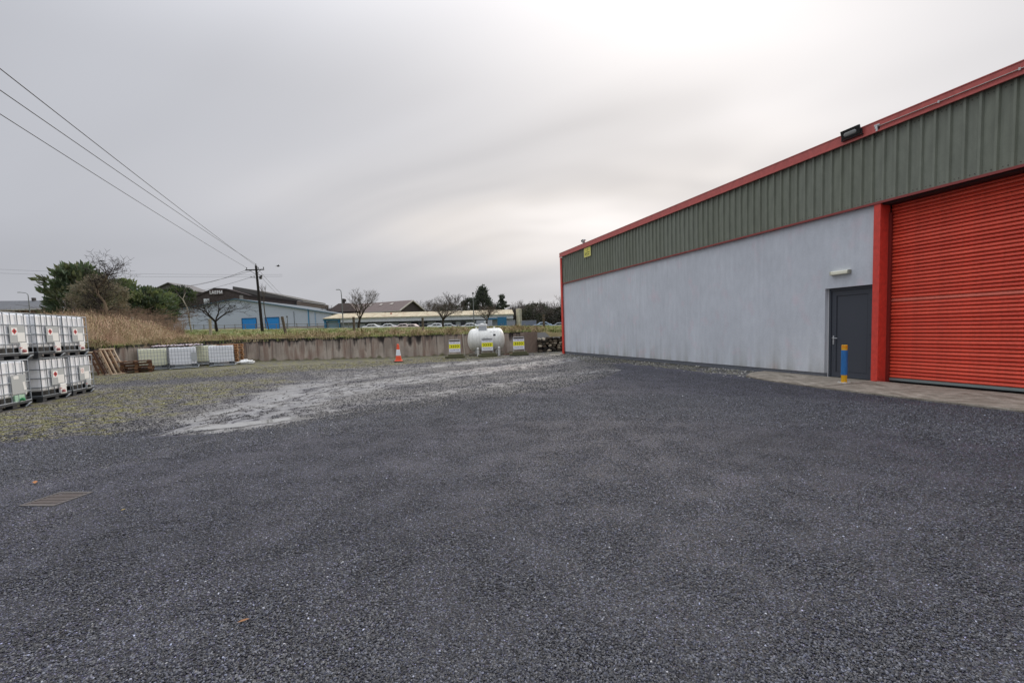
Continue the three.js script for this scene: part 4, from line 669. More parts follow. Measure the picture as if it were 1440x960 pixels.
{ // electricity pole and its wires
  const wood = std(0x2b2420, 0.9, { map: rep(woodTex, 1) }), steel = std(0x2a2b2d, 0.6), P = at(-31.67, 2.3, 58);
  const t = thing('utility_pole', 'dark wooden electricity pole with crossarm before the blue doors', 'utility pole', P, FACE);
  mesh('pole', [new THREE.CylinderGeometry(0.13, 0.19, 8.3, 14).rotateZ(0.025).translate(0.0, 4.13, 0)], wood, t);
  mesh('crossarm', [rbox(2.35, 0.13, 0.12, 0.015, -0.2, 7.75, 0.17), rod([-0.9, 7.72, 0.2], [-0.12, 7.2, 0.14], 0.025), rod([0.6, 7.72, 0.2], [-0.08, 7.2, 0.14], 0.025)], std(0x201d1b, 0.8), t);
  const ins = new THREE.LatheGeometry([[0, 0], [0.03, 0], [0.03, 0.08], [0.075, 0.10], [0.03, 0.13], [0.075, 0.17], [0.05, 0.24], [0, 0.25]].map((p) => new THREE.Vector2(...p)), 12);
  for (const x of [-1.2, -0.1, 0.25, 0.92]) mesh('insulator', ins.clone().translate(x, x === -0.1 ? 8.27 : 7.82, x === -0.1 ? 0 : 0.17), std(0x1d1a1a, 0.35), t);
  mesh('switchgear', [rbox(0.22, 0.34, 0.3, 0.03, 0.42, 6.75, 0.1), rbox(0.16, 0.2, 0.22, 0.03, 0.56, 6.98, 0.1), rod([0.05, 6.9, 0.1], [0.6, 6.78, 0.1], 0.03), rod([0.2, 7.2, 0.1], [0.46, 6.9, 0.1], 0.025)], steel, t);
  mesh('bracket', [rod([-0.1, 6.75, 0.12], [-0.85, 6.82, 0.14], 0.022), rod([-0.35, 6.78, 0.12], [-0.35, 7.0, 0.12], 0.03), rod([-0.75, 6.8, 0.12], [-0.75, 7.0, 0.12], 0.03)], steel, t);
  const cable = std(0x2c2c30, 0.6), wire = (label, a, b, sag, r, seg = 40) => { const pts = []; for (let i = 0; i <= 24; i++) { const s = i / 24; pts.push([lerp(a[0], b[0], s), lerp(a[1], b[1], s) - sag * 4 * s * (1 - s), lerp(a[2], b[2], s)]); } tag(mesh('overhead_wire', tube(pts, r, 5, seg), cable), label, 'wire', 'overhead wires on the pole'); };
  const loc = (x, y, z) => { const [X, Z] = site(-31.67 + x, 58 - z); return [X, 2.3 + y, Z]; };
  const near = (p, q, k) => q.map((v, i) => lerp(p[i], v, k));
  const up = [['lowest of the three overhead wires sweeping to the upper left', loc(-1.2, 8.06, 0.17), [-10.82, 9.20, -19.55]], ['middle one of the three overhead wires sweeping to the upper left', loc(-0.1, 8.5, 0), [-9.78, 9.2, -17.85]], ['highest of the three overhead wires sweeping to the upper left', loc(0.25, 8.06, 0.17), [-9.0, 9.2, -16.55]]];
  up.forEach(([l, a, b]) => wire(l, a, near(a, b, 1.45), 0.25, 0.014));
  wire('upper thin wire slanting down left from the pole to the dark factory', loc(-1.25, 7.75, 0.17), at(-79, 14.6, 110), 0.6, 0.02);
  wire('middle thin wire slanting down left from the pole to the dark factory', loc(-0.6, 7.65, 0.17), at(-84.2, 14.26, 110), 0.6, 0.02);
  wire('lower thin wire slanting down left from the pole to the dark factory', loc(-0.3, 7.0, 0.1), at(-82, 13.0, 110), 0.7, 0.02);
  wire('left wire of the pair slanting down right behind the pole', loc(0.05, 7.4, 0), at(-55.6, 11.0, 112), 0.2, 0.016);
  wire('right wire of the pair slanting down right behind the pole', loc(0.4, 7.5, 0), at(-54.6, 11.0, 112), 0.2, 0.016);
  wire('upper of two faint level wires far off at the left', at(-134, 21.9, 120), at(-60, 18.1, 122), 0.5, 0.022);
  wire('lower of two faint level wires far off at the left', at(-134, 20.9, 120), at(-60, 17.6, 122), 0.5, 0.022);
}
// street lamps
const lampSteel = std(0x77797a, 0.5, { metalness: 0.4 });
function lamp(label, r, y, d, h, arm) {
  const t = thing('street_lamp', label, 'street lamp', at(r, y, d), FACE, 'street lamps along the road');
  mesh('column', [new THREE.CylinderGeometry(0.06, 0.10, h - 0.5, 10).translate(0, (h - 0.5) / 2, 0)], lampSteel, t);
  if (arm) { mesh('arm', [tube([[0, h - 0.55, 0], [-0.03, h - 0.2, 0], [-0.25 * arm, h + 0.05, 0], [-arm, h + 0.22, 0]], 0.055, 8, 16)], lampSteel, t); mesh('lantern', [rbox(0.55, 0.12, 0.22, 0.05, -arm - 0.25, h + 0.24, 0)], std(0x8b8d8d, 0.4), t); }
  else mesh('lantern', [rbox(0.24, 0.34, 0.24, 0.05, 0, h - 0.35, 0)], std(0x55575a, 0.4), t);
}
lamp('curved street lamp in front of the grey roof at the far left', -83.8, 5.0, 80, 5.7, 1.25);
lamp('tall street lamp beside the bare tree before the brown shed', -25.65, 2.2, 70, 6.0, 0.25);
lamp('slim dark lamp column before the pointed fir tree', -6.0, 2.0, 75, 5.9, 0);
lamp('short lamp post to the right of the blue doors', -41.0, 2.6, 84, 3.0, 0);

// corrugated sheet seen from far away
const corr = dataTex(64, 8, (i) => 215 + 34 * Math.sin(i / 64 * 6.283 * 4)), roofTex = dataTex(512, 512, (i, j) => { const u = i / 512, v = j / 512, a = tileNoise(u, v, 7, 5, 31), s = tileNoise(u, 0.2, 40, 3, 2), b = tileNoise(u, v, 40, 3, 8); const k = clamp(a * 1.3 + 0.15); const c = mix3([188, 178, 150], [146, 124, 100], k); return c.map((q) => q + s * 26 + b * 20); });
{ // pale blue warehouse
  const W = thing('blue_warehouse', 'pale blue grey warehouse with low gable and two bright blue doors', 'warehouse', at(-77.64, 0, 130), FACE);
  const wall = new THREE.MeshStandardMaterial({ color: 0xd2dae8, map: rep(corr, 0.9, 1), roughness: 0.6 });
  const blueD = std(0x1c86d2, 0.45), blueT = std(0x2c7fa8, 0.5);
  mesh('wall', [metres(extr([[-19.4, 2.5], [26.7, 2.5], [26.7, 7.8], [0, 12.75], [-19.4, 9.9]], 44).translate(0, 0, -44))], wall, W);
  mesh('roof', [metres(extr([[-20, 10.0], [0, 12.98], [27.6, 7.86], [27.6, 7.70], [0, 12.78], [-20, 9.8]], 45).translate(0, 0, -44.6))], std(0x5d666c, 0.7), W);
  mesh('verge_trim', [metres(extr([[-20, 10.0], [0, 12.99], [27.6, 7.87], [27.6, 7.62], [0, 12.7], [-20, 9.74]], 0.06).translate(0, 0, 0.41))], std(0x46667a, 0.6), W);
  mesh('plinth', [span(-19.4, 1.35, 2.5, 4.75, 0.01, 0.12), span(5.42, 7.95, 2.5, 4.6, 0.01, 0.12), span(11.9, 26.6, 2.5, 4.5, 0.01, 0.12)], std(0xa69c97, 0.85, { map: rep(mottle, 0.4) }), W);
  for (const [x0, x1, y1] of [[1.4, 5.37, 7.2], [8.0, 11.85, 7.2]]) { const d = new THREE.Group(); d.name = 'loading_door'; W.add(d); mesh('frame', [span(x0 - 0.12, x0, 3.2, y1 + 0.15, 0.005, 0.16), span(x1, x1 + 0.12, 3.2, y1 + 0.15, 0.005, 0.16), span(x0, x1, y1, y1 + 0.15, 0.005, 0.18)], std(0x1b4c74, 0.5), d); for (let k = 0; k < 8; k++) mesh('panel', span(x0, x1, 3.2 + k * (y1 - 3.2) / 8 + 0.02, 3.2 + (k + 1) * (y1 - 3.2) / 8, 0.005, 0.06), blueD, d); }
  mesh('downpipe', [rod([20.3, 4.4, 0.12], [20.3, 9.3, 0.12], 0.13, 8)], blueT, W); mesh('downpipe', [rod([22.2, 4.4, 0.1], [22.2, 8.4, 0.1], 0.06, 8)], blueT, W); mesh('downpipe', [rod([16.2, 4.4, 0.1], [16.2, 8.7, 0.1], 0.05, 8)], std(0x60656c, 0.5), W);
  mesh('wall_vent', [rbox(0.3, 0.35, 0.12, 0.02, -0.4, 10.9, 0.1)], std(0x34383d, 0.6), W);
}
{ // dark factory behind it
  const F = thing('dark_factory', 'tall dark brown factory building with white lettering behind the blue warehouse', 'factory', at(0, 0, 172), FACE);
  const dk = std(0x564a46, 0.8, { map: rep(corr, 0.5, 1) }), dk2 = std(0x3e3736, 0.85), rf = std(0x55534f, 0.7);
  mesh('wall', [metres(extr([[-130, 4], [-80, 4], [-80, 15.0], [-97.5, 17.7], [-105.6, 20.4], [-110.2, 20.85], [-118, 18.2], [-130, 17.2]], 30).translate(0, 0, -30))], dk, F);
  mesh('roof_edge', [metres(extr([[-130.2, 17.2], [-118, 18.2], [-110.2, 20.9], [-105.6, 20.45], [-97.4, 17.75], [-79.6, 15.05], [-79.6, 14.65], [-97.5, 17.3], [-105.8, 19.95], [-110.2, 20.4], [-118, 17.75], [-130.2, 16.8]], 0.3).translate(0, 0, 0.02))], dk2, F);
  mesh('upper_roof', [metres(extr([[-106, 20.4], [-105.9, 21.7], [-93.6, 19.0], [-79.6, 15.5], [-79.6, 15.1], [-97, 17.9]], 22).translate(0, 0, -26))], rf, F);
  mesh('dark_panel', [span(-96.5, -90.4, 12.6, 15.6, 0.02, 0.1)], dk2, F); mesh('window', [span(-114.7, -112.6, 15.0, 17.0, 0.02, 0.1)], std(0xd9dcdc, 0.4), F); mesh('window', [span(-101.2, -99.8, 16.0, 17.8, 0.02, 0.1)], std(0x8a8782, 0.4), F); mesh('end_bay', [span(-80.8, -79.95, 11.5, 14.6, 0.02, 0.12)], std(0x2e2a2a, 0.8), F);
  const L = canvasTex(256, 96, (x, w, h) => { x.fillStyle = '#564a46'; x.fillRect(0, 0, w, h); x.fillStyle = '#f0efec'; x.font = 'bold 88px sans-serif'; x.textBaseline = 'middle'; x.setTransform(0.92, 0, 0, 1, 6, 50); x.fillText('LAEPM', 0, 0, 258); });
  mesh('lettering', new THREE.PlaneGeometry(5.3, 1.75).translate(-109.6, 19.25, 0.36).rotateZ(-0.0), new THREE.MeshStandardMaterial({ map: L, roughness: 0.6 }), F);
  const G = thing('gabled_factory', 'dark gabled factory roof rising behind the evergreen trees', 'factory', at(-140.5, 0, 190), FACE);
  mesh('wall', [metres(extr([[-8.5, 5], [7.6, 5], [7.6, 22.4], [0, 25.6], [-8.5, 22.4]], 14).translate(0, 0, -14))], std(0x5d5956, 0.8, { map: rep(corr, 0.5, 1) }), G);
  mesh('roof', [metres(extr([[-9, 22.3], [0, 25.85], [8.2, 22.3], [8.2, 22.0], [0, 25.55], [-9, 22.0]], 15).translate(0, 0, -14.4))], std(0x6b6867, 0.7), G);
}
{ // long low building
  const W = thing('long_building', 'long low pale grey building with cream stained roof beyond the field', 'building', at(-23.2, 0, 115), FACE);
  const wall = std(0xb4b9c3, 0.8, { map: rep(streaky, 0.3) }), fas = std(0xcfd2d8, 0.7, { map: rep(mottle, 0.3) }), dark = std(0x24262a, 0.8), blue = std(0x2b6a8f, 0.55), glass = std(0x20262c, 0.15);
  const tilt = -0.0125, T = new THREE.Group(); // falls gently with the road
  const rail = (x0, x1, a, b, z0, z1) => metres(extr([[x0, a + x0 * tilt], [x1, a + x1 * tilt], [x1, b + x1 * tilt], [x0, b + x0 * tilt]], z1 - z0).translate(0, 0, z0));
  mesh('wall', [rail(-23.7, 23.8, 1.0, 4.72, -16, -0.9)], wall, W);
  mesh('fascia', [rail(-19.6, 23.9, 4.45, 5.55, -0.95, 0.0)], fas, W);
  mesh('canopy_shadow_board', [rail(-19.6, 17.0, 4.15, 4.44, -0.95, -0.2)], dark, W);
  const roof = (() => { const g = new THREE.BufferGeometry(), q = (x, y, z) => [x, y + x * tilt, z]; const A = q(-23.9, 5.6, 0.25), B2 = q(24.1, 5.6, 0.25), C2 = q(23.7, 7.0, -7), D2 = q(-22.6, 7.0, -7), E2 = q(24.1, 5.6, -16.2), F2 = q(-23.9, 5.6, -16.2); const f = [A, B2, C2, A, C2, D2, D2, C2, E2, D2, E2, F2, A, D2, F2, B2, E2, C2]; g.setAttribute('position', new THREE.Float32BufferAttribute(f.flat(), 3)); g.computeVertexNormals(); return metres(g); })();
  mesh('roof', roof, new THREE.MeshStandardMaterial({ map: rep(roofTex, 0.09), roughness: 0.85, side: THREE.DoubleSide }), W);
  mesh('eaves_board', [rail(-23.9, 24.1, 5.4, 5.59, 0.02, 0.3)], std(0xb3ac98, 0.8), W);
  const porch = new THREE.Group(); porch.name = 'blue_porch'; W.add(porch);
  mesh('beam', [rail(-24.0, -19.7, 5.0, 5.4, -0.8, 0.01)], blue, porch); for (const x of [-23.8, -20.3]) mesh('column', [rail(x, x + 0.45, 1.5, 4.99, -0.7, -0.1)], blue, porch); mesh('infill', [rail(-23.3, -20.4, 1.5, 4.98, -0.88, -0.82)], std(0x7d97a8, 0.5), porch);
  for (const [x0, x1, a, b] of [[-13.6, -12.6, 2.9, 3.9], [-9.5, -8.4, 3.2, 3.95], [-5, -4, 3.2, 3.9], [-1.9, -0.2, 2.6, 4.1], [0.2, 2.0, 2.9, 4.0], [4.4, 5.3, 2.4, 4.1], [8.3, 9.2, 2.9, 3.9], [10.6, 11.8, 3.0, 3.9]]) { const w = new THREE.Group(); w.name = 'window'; W.add(w); mesh('frame', [rail(x0 - 0.1, x1 + 0.1, a - 0.1, b + 0.1, -0.89, -0.82)], std(0x5e646c, 0.6), w); mesh('pane', [rail(x0, x1, a, b, -0.81, -0.77)], glass, w); }
  mesh('blue_door', [rail(19.9, 22.2, 2.2, 4.9, -0.1, 0.12)], blue, W); mesh('blue_door', [rail(17.6, 19.8, 4.35, 4.7, -0.1, 0.12)], blue, W); mesh('grey_panel', [rail(14.6, 18.6, 2.2, 4.2, -0.6, 0.1)], std(0xa5a8b2, 0.7), W); mesh('white_notice', [rail(16.5, 16.9, 3.5, 3.9, 0.11, 0.14)], std(0xe6e6e6, 0.6), W); mesh('roof_vent', [rbox(0.35, 0.5, 0.35, 0.03, -7.8, 6.6, -4)], std(0xa85a48, 0.6), W);
}
{ // brown shed
  const S = thing('brown_shed', 'brown roofed shed with pale verge behind the long low building', 'shed', at(-45, 0, 158), FACE - 0.42);
  const wall = std(0x4e4542, 0.85, { map: rep(corr, 0.6, 1) }), sh = [[-6.6, 3], [6.6, 3], [6.6, 9.0], [0, 12.2], [-6.6, 9.0]];
  mesh('wall', [metres(extr(sh, 27).rotateY(Math.PI / 2).translate(-13.5, 0, 0))], wall, S);
  const rt = std(0x71635e, 0.8, { map: rep(streaky, 0.15) });
  mesh('roof', [metres(extr([[-7.3, 8.8], [0, 12.35], [7.3, 8.8], [7.3, 8.55], [0, 12.1], [-7.3, 8.55]], 28).rotateY(Math.PI / 2).translate(-14, 0, 0))], rt, S);
  mesh('verge', [metres(extr([[-7.35, 8.85], [0, 12.42], [7.35, 8.85], [7.35, 8.45], [0, 12.02], [-7.35, 8.45]], 0.15).rotateY(Math.PI / 2).translate(14.01, 0, 0))], std(0xc3bdb2, 0.7), S);
  for (const x of [-6.5, -2, 2.5, 7]) { const p = mesh('roof_light', [box(1.1, 0.05, 1.3, 0, 0, 0)], std(0xa8a096, 0.5), S); p.position.set(x, 11.42, 2.2); p.rotation.x = 0.452; }
  mesh('gutter', [span(-14, 14, 8.5, 8.75, 7.31, 7.5)], std(0xb5b0a8, 0.6), S);
  for (const x of [-4, 2, 9]) mesh('window', span(x, x + 1, 6.8, 8.1, 6.62, 6.7), std(0xa9a39a, 0.4), S);
  const C = thing('shed_lean_to', 'low dark lean-to with chimney at the left end of the brown shed', 'shed', at(-55.5, 0, 150), FACE); mesh('wall', [span(-4.5, 5, 3, 9.2, -5, 0)], std(0x453d3a, 0.85), C); mesh('roof', [metres(extr([[-5, 9.2], [5.4, 9.2], [3, 11.9], [-0.5, 11.9]], 5.5).translate(0, 0, -5.2))], rt, C); mesh('chimney', [rbox(0.7, 2.4, 0.7, 0.04, 0.2, 12.4, -2.5), rbox(1.3, 0.9, 0.9, 0.06, 0.3, 13.0, -2.5)], std(0x3a3533, 0.8), C);
}
{ // roof at the far left
  const H = thing('grey_roofed_building', 'low building with grey hipped roof behind the caged containers', 'building', at(-96, 0, 90), FACE);
  mesh('wall', [span(-14, 4.9, 4, 8.9, -9, 0)], std(0x786259, 0.85, { map: rep(streaky, 0.2) }), H);
  const g = new THREE.BufferGeometry(), A = [-14.6, 8.8, 0.6], B2 = [5.6, 8.8, 0.6], C2 = [2.6, 10.75, -4.5], D2 = [-14.6, 11.2, -4.5], E2 = [5.6, 8.8, -9.6], F2 = [-14.6, 8.8, -9.6]; g.setAttribute('position', new THREE.Float32BufferAttribute([A, B2, C2, A, C2, D2, D2, C2, E2, D2, E2, F2, B2, E2, C2, A, D2, F2].flat(), 3)); g.computeVertexNormals();
  mesh('roof', metres(g), std(0x66686b, 0.75, { map: rep(streaky, 0.2), side: THREE.DoubleSide }), H); mesh('eaves', [span(-14.6, 5.65, 8.6, 8.82, 0.4, 0.62)], std(0xb9b6b2, 0.6), H); mesh('chimney', [rbox(0.5, 0.9, 0.5, 0.03, -1.9, 11.0, -4.5)], std(0x4a4644, 0.8), H); mesh('dark_opening', [span(-2.0, 3.5, 6.6, 7.6, 0.01, 0.1)], std(0x17181a, 0.7), H);
}
{ // silo, containers by the long building
  const S = thing('silo', 'cream cylindrical silo beside the end of the long building', 'silo', at(2.2, 1.6, 118), FACE); mesh('barrel', [cyl(0.72, 0.72, 4.9, 24, 0, 2.5, 0)], std(0xd6cfb4, 0.6, { map: rep(streaky, 1, 0.5) }), S); mesh('top', [new THREE.SphereGeometry(0.74, 20, 8, 0, 6.3, 0, 1.57).scale(1, 0.3, 1).translate(0, 4.95, 0)], std(0x8c8674, 0.7), S); mesh('ladder', [rod([0.3, 0.2, 0.72], [0.3, 4.9, 0.72], 0.03), rod([0.55, 0.2, 0.6], [0.55, 4.9, 0.6], 0.03)], galvDark, S); for (const y of [1.6, 3.3]) mesh('hoop', new THREE.TorusGeometry(0.725, 0.02, 5, 24).rotateX(Math.PI / 2).translate(0, y, 0), galvDark, S);
  const bin = (l, r, d, w, h, dep, c) => { const [x, z] = site(r, d), t = thing('container_box', l, 'container', [x, land(r / d, d) - 0.1, z], FACE, 'grey containers beside the silo'), m = std(c, 0.7, { map: rep(corr, 1.2, 1) }); mesh('body', [span(-w / 2, w / 2, 0.1, h, -dep, 0)], m, t); mesh('lid', [rbox(w + 0.1, 0.12, dep + 0.1, 0.03, 0, h + 0.062, -dep / 2)], std(0x8f939c, 0.6), t); for (const x2 of [-w / 2 + 0.06, w / 2 - 0.06]) mesh('post', span(x2 - 0.05, x2 + 0.05, 0.08, h + 0.01, 0.002, 0.05), galv, t); mesh('skid', [span(-w / 2, w / 2, 0, 0.095, -dep + 0.1, -0.1)], std(0x333436, 0.7), t); };
  bin('squarish pale grey container left of the cream silo', 0.1, 108, 2.0, 2.1, 2.0, 0xa4a7b4); bin('long blue grey container right of the cream silo', 4.4, 110, 3.6, 2.0, 2.2, 0x8e95a6);
}
{ // cars parked by the road
  const prof = [[-2.1, 0.32], [-2.12, 0.66], [-1.9, 0.88], [-1.15, 0.96], [-0.55, 1.38], [0.75, 1.42], [1.45, 1.02], [2.0, 0.92], [2.12, 0.6], [2.08, 0.32]];
  const body = extr(prof, 1.5, 0.08).translate(0, 0, -0.75), glassG = merge([extr([[-1.02, 0.97], [-0.5, 1.31], [0.05, 1.33], [0.05, 0.97]], 1.67).translate(0, 0, -0.835), extr([[0.12, 0.97], [0.12, 1.33], [0.7, 1.34], [1.25, 1.0]], 1.67).translate(0, 0, -0.835)]), wheelG = new THREE.CylinderGeometry(0.32, 0.32, 0.2, 18).rotateX(Math.PI / 2), hub = new THREE.CylinderGeometry(0.18, 0.18, 0.215, 12).rotateX(Math.PI / 2);
  const tyre = std(0x141414, 0.8), glass = std(0x1c2329, 0.12), alloy = std(0x9da0a3, 0.4, { metalness: 0.5 }), head = std(0xdfe3e6, 0.2);
  [['white car parked before the middle of the long low building', -27.8, 0xdfe0e0, 0.2], ['pale pink tinted white car parked beside the white one', -24.4, 0xe0cfcb, 0.1], ['pale pinkish car before the dark window opening', -22.3, 0xdcc9c2, -0.2], ['white car in front of the bare tree pair', -16.8, 0xe4e5e6, 0.15], ['dark grey car before the windows of the low building', -19.6, 0x3c4046, 0], ['silver car to the left of the bare tree pair', -14.3, 0xc9cdd2, 0.1], ['white van-like car before the grey panels', -9.2, 0xe2e4e6, -0.1], ['small white car at the left end of the car row', -31.4, 0xe6e6e4, 0.1], ['silver blue car right of the cream silo', 7.2, 0x9fb0c4, 0.1], ['silver car nearest the red corner of the warehouse', 11.0, 0xa9b0bb, -0.05]].forEach(([l, r, c, a]) => {
    const d = 108, [x, z] = site(r * 108 / 103, d), t = thing('parked_car', l, 'car', [x, land(r / 103, d) + 0.06, z], FACE + a, 'cars parked along the road');
    mesh('body', body, std(c, 0.25), t); mesh('window', glassG, glass, t);
    for (const wx of [-1.3, 1.32]) for (const wz of [-0.72, 0.72]) { const w = mesh('wheel', wheelG, tyre, t); w.position.set(wx, 0.32, wz); mesh('hub', hub, alloy, w); }
    for (const wz of [-0.55, 0.55]) mesh('headlight', rbox(0.08, 0.14, 0.3, 0.03, -2.14, 0.7, wz), head, t);
  });
}
// birds
{ const b = (name, l, p, flying) => { const t = thing(name, l, 'bird', p, 0.4); t.scale.setScalar(0.6); const m = std(0x17171a, 0.8); mesh('body', [metres(new THREE.SphereGeometry(0.09, 12, 8).scale(1.9, 0.8, 0.8))], m, t); mesh('head', [new THREE.SphereGeometry(0.055, 10, 8).translate(0.19, 0.05, 0), new THREE.ConeGeometry(0.018, 0.07, 6).rotateZ(-Math.PI / 2).translate(0.27, 0.05, 0)], m, t); mesh('tail', [metres(extr([[-0.14, -0.01], [-0.34, -0.03], [-0.34, 0.0], [-0.14, 0.03]], 0.08).translate(0, 0, -0.04))], m, t); for (const s of [-1, 1]) { const w = mesh('wing', extr(flying ? [[0.1, 0], [0.04, 0.36], [-0.06, 0.42], [-0.1, 0.2], [-0.12, 0]] : [[0.08, 0], [-0.05, 0.09], [-0.22, 0.05], [-0.1, 0]], 0.012), m, t); w.rotation.x = s * (flying ? 1.1 : 0.3); w.position.z = s * 0.04; } };
  b('flying_bird', 'small dark bird flying to the right of the electricity pole', at(-20.0, 7.63, 40), true); b('perched_bird', 'small dark bird perched in the top of the crooked bare tree', at(-36.95, 8.98, 42), false); }
//@@TREES
const bark = std(0x4a3f36, 0.95, { map: rep(woodTex, 1) }), barkDark = std(0x2e2723, 0.95), barkPale = std(0x8a8070, 0.9), twigBrown = std(0x5a4638, 0.95), twigGrey = std(0x564d47, 0.95), twigDark = std(0x352d29, 0.95);
function branchGeo(list) { // list of [ax,ay,az,ra, bx,by,bz,rb, sides]
  const pos = [], nor = [], idx = [], a = new THREE.Vector3(), u = new THREE.Vector3(), v = new THREE.Vector3();
  for (const [ax, ay, az, ra, bx, by, bz, rb, n] of list) {
    a.set(bx - ax, by - ay, bz - az).normalize(); u.set(Math.abs(a.y) > 0.9 ? 1 : 0, Math.abs(a.y) > 0.9 ? 0 : 1, 0).cross(a).normalize(); v.crossVectors(a, u); const o = pos.length / 3;
    for (let i = 0; i < n; i++) { const t = i / n * 6.2832, c = Math.cos(t), s = Math.sin(t), nx = u.x * c + v.x * s, ny = u.y * c + v.y * s, nz = u.z * c + v.z * s; pos.push(ax + nx * ra, ay + ny * ra, az + nz * ra, bx + nx * rb, by + ny * rb, bz + nz * rb); nor.push(nx, ny, nz, nx, ny, nz); }
    for (let i = 0; i < n; i++) { const p = o + i * 2, q = o + (i + 1) % n * 2; idx.push(p, q, p + 1, p + 1, q, q + 1); }
  }
  const g = new THREE.BufferGeometry(); g.setAttribute('position', new THREE.Float32BufferAttribute(pos, 3)); g.setAttribute('normal', new THREE.Float32BufferAttribute(nor, 3)); g.setIndex(idx); return g;
}
function bareTree(name, label, pos, o) {
  const { h, seed, trunkH = 0.3, r0 = 0.02 * h, spread = 0.75, up = 0.25, levels = 5, kids = 3, twig = 0.010, bm = bark, tm = twigBrown, path, first, stems = 1, lean = [0, 0] } = o, r = rng(seed), T = [], K = [];
  const V = (x, y, z) => new THREE.Vector3(x, y, z);
  const grow = (p, dir, len, rad, lv) => {
    const n = lv === 0 ? 4 : 3; let q = p.clone(), d = dir.clone(), rr = rad;
    for (let i = 0; i < n; i++) {
      d.add(V(r() - 0.5, (r() - 0.5) * 0.6 + up * 0.25, r() - 0.5).multiplyScalar(0.32)).normalize();
      const e = q.clone().addScaledVector(d, len / n), re = Math.max(twig * 0.6, rr * (lv === 0 ? 0.93 : 0.84));
      (lv < 2 ? T : K).push([q.x, q.y, q.z, rr, e.x, e.y, e.z, re, lv === 0 ? 8 : lv < 3 ? 5 : 3]); q = e; rr = re;
      if (lv > 0 && lv < levels && i < n - 1 && r() < 0.75) shoot(q, d, len * (0.45 + r() * 0.25), rr * 0.55, lv + 1);
    }
    if (lv < levels) { const k = lv === 0 && first ? first : kids - (r() < 0.3 ? 1 : 0); const a0 = r() * 6.28; for (let i = 0; i < k; i++) { const a = a0 + i / k * 6.28 + r() * 0.6; shoot(q, d, len * (lv === 0 ? (1 - trunkH) / trunkH * 0.42 : 0.68) * (0.8 + r() * 0.4), rr * (0.62 + r() * 0.16), lv + 1, a); } }
  };
  const shoot = (q, d, len, rad, lv, a = r() * 6.28) => {
    const u = V(0.3, 0.1, 1).cross(d).normalize(), v = u.clone().cross(d), s = spread * (0.55 + r() * 0.7), nd = d.clone().multiplyScalar(Math.cos(s)).addScaledVector(u, Math.sin(s) * Math.cos(a)).addScaledVector(v, Math.sin(s) * Math.sin(a)); nd.y += up * 0.5; nd.x += lean[0]; nd.z += lean[1]; nd.normalize();
    grow(q, nd, len, Math.max(twig, rad), lv);
  };
  if (path) { let rr = r0; for (let i = 0; i + 1 < path.length; i++) { const re = rr * 0.86; T.push([...path[i], rr, ...path[i + 1], re, 8]); rr = re; if (i > 0) for (let k = 0; k < (o.pathKids ?? 1); k++) shoot(V(...path[i]), V(path[i + 1][0] - path[i][0], path[i + 1][1] - path[i][1], path[i + 1][2] - path[i][2]).normalize(), h * 0.22, rr * 0.5, 2); } const a = path[path.length - 2], b = path[path.length - 1], d = V(b[0] - a[0], b[1] - a[1], b[2] - a[2]).normalize(); for (let k = 0; k < (first ?? 4); k++) shoot(V(...b), d, h * 0.3, rr * 0.75, 2, k / (first ?? 4) * 6.28); }
  else for (let s = 0; s < stems; s++) { const a = s / stems * 6.28 + r(), k = stems > 1 ? 0.5 : 0.06; grow(V(0, -0.3, 0), V(Math.cos(a) * k, 1, Math.sin(a) * k).normalize(), h * trunkH + 0.3, r0, 0); }
  // settle to the wanted height
  let top = 0; for (const q of K) top = Math.max(top, q[5]); const s = path ? 1 : h / top, w = o.w ?? 1; for (const L of [T, K]) for (const q of L) { q[1] *= s; q[5] *= s; q[0] *= w; q[4] *= w; q[2] *= w; q[6] *= w; }
  const t = thing(name, label, name === 'bare_shrub' ? 'shrub' : 'tree', pos, FACE); mesh('trunk', branchGeo(T), bm, t); mesh('crown', branchGeo(K), tm, t); return t;
}
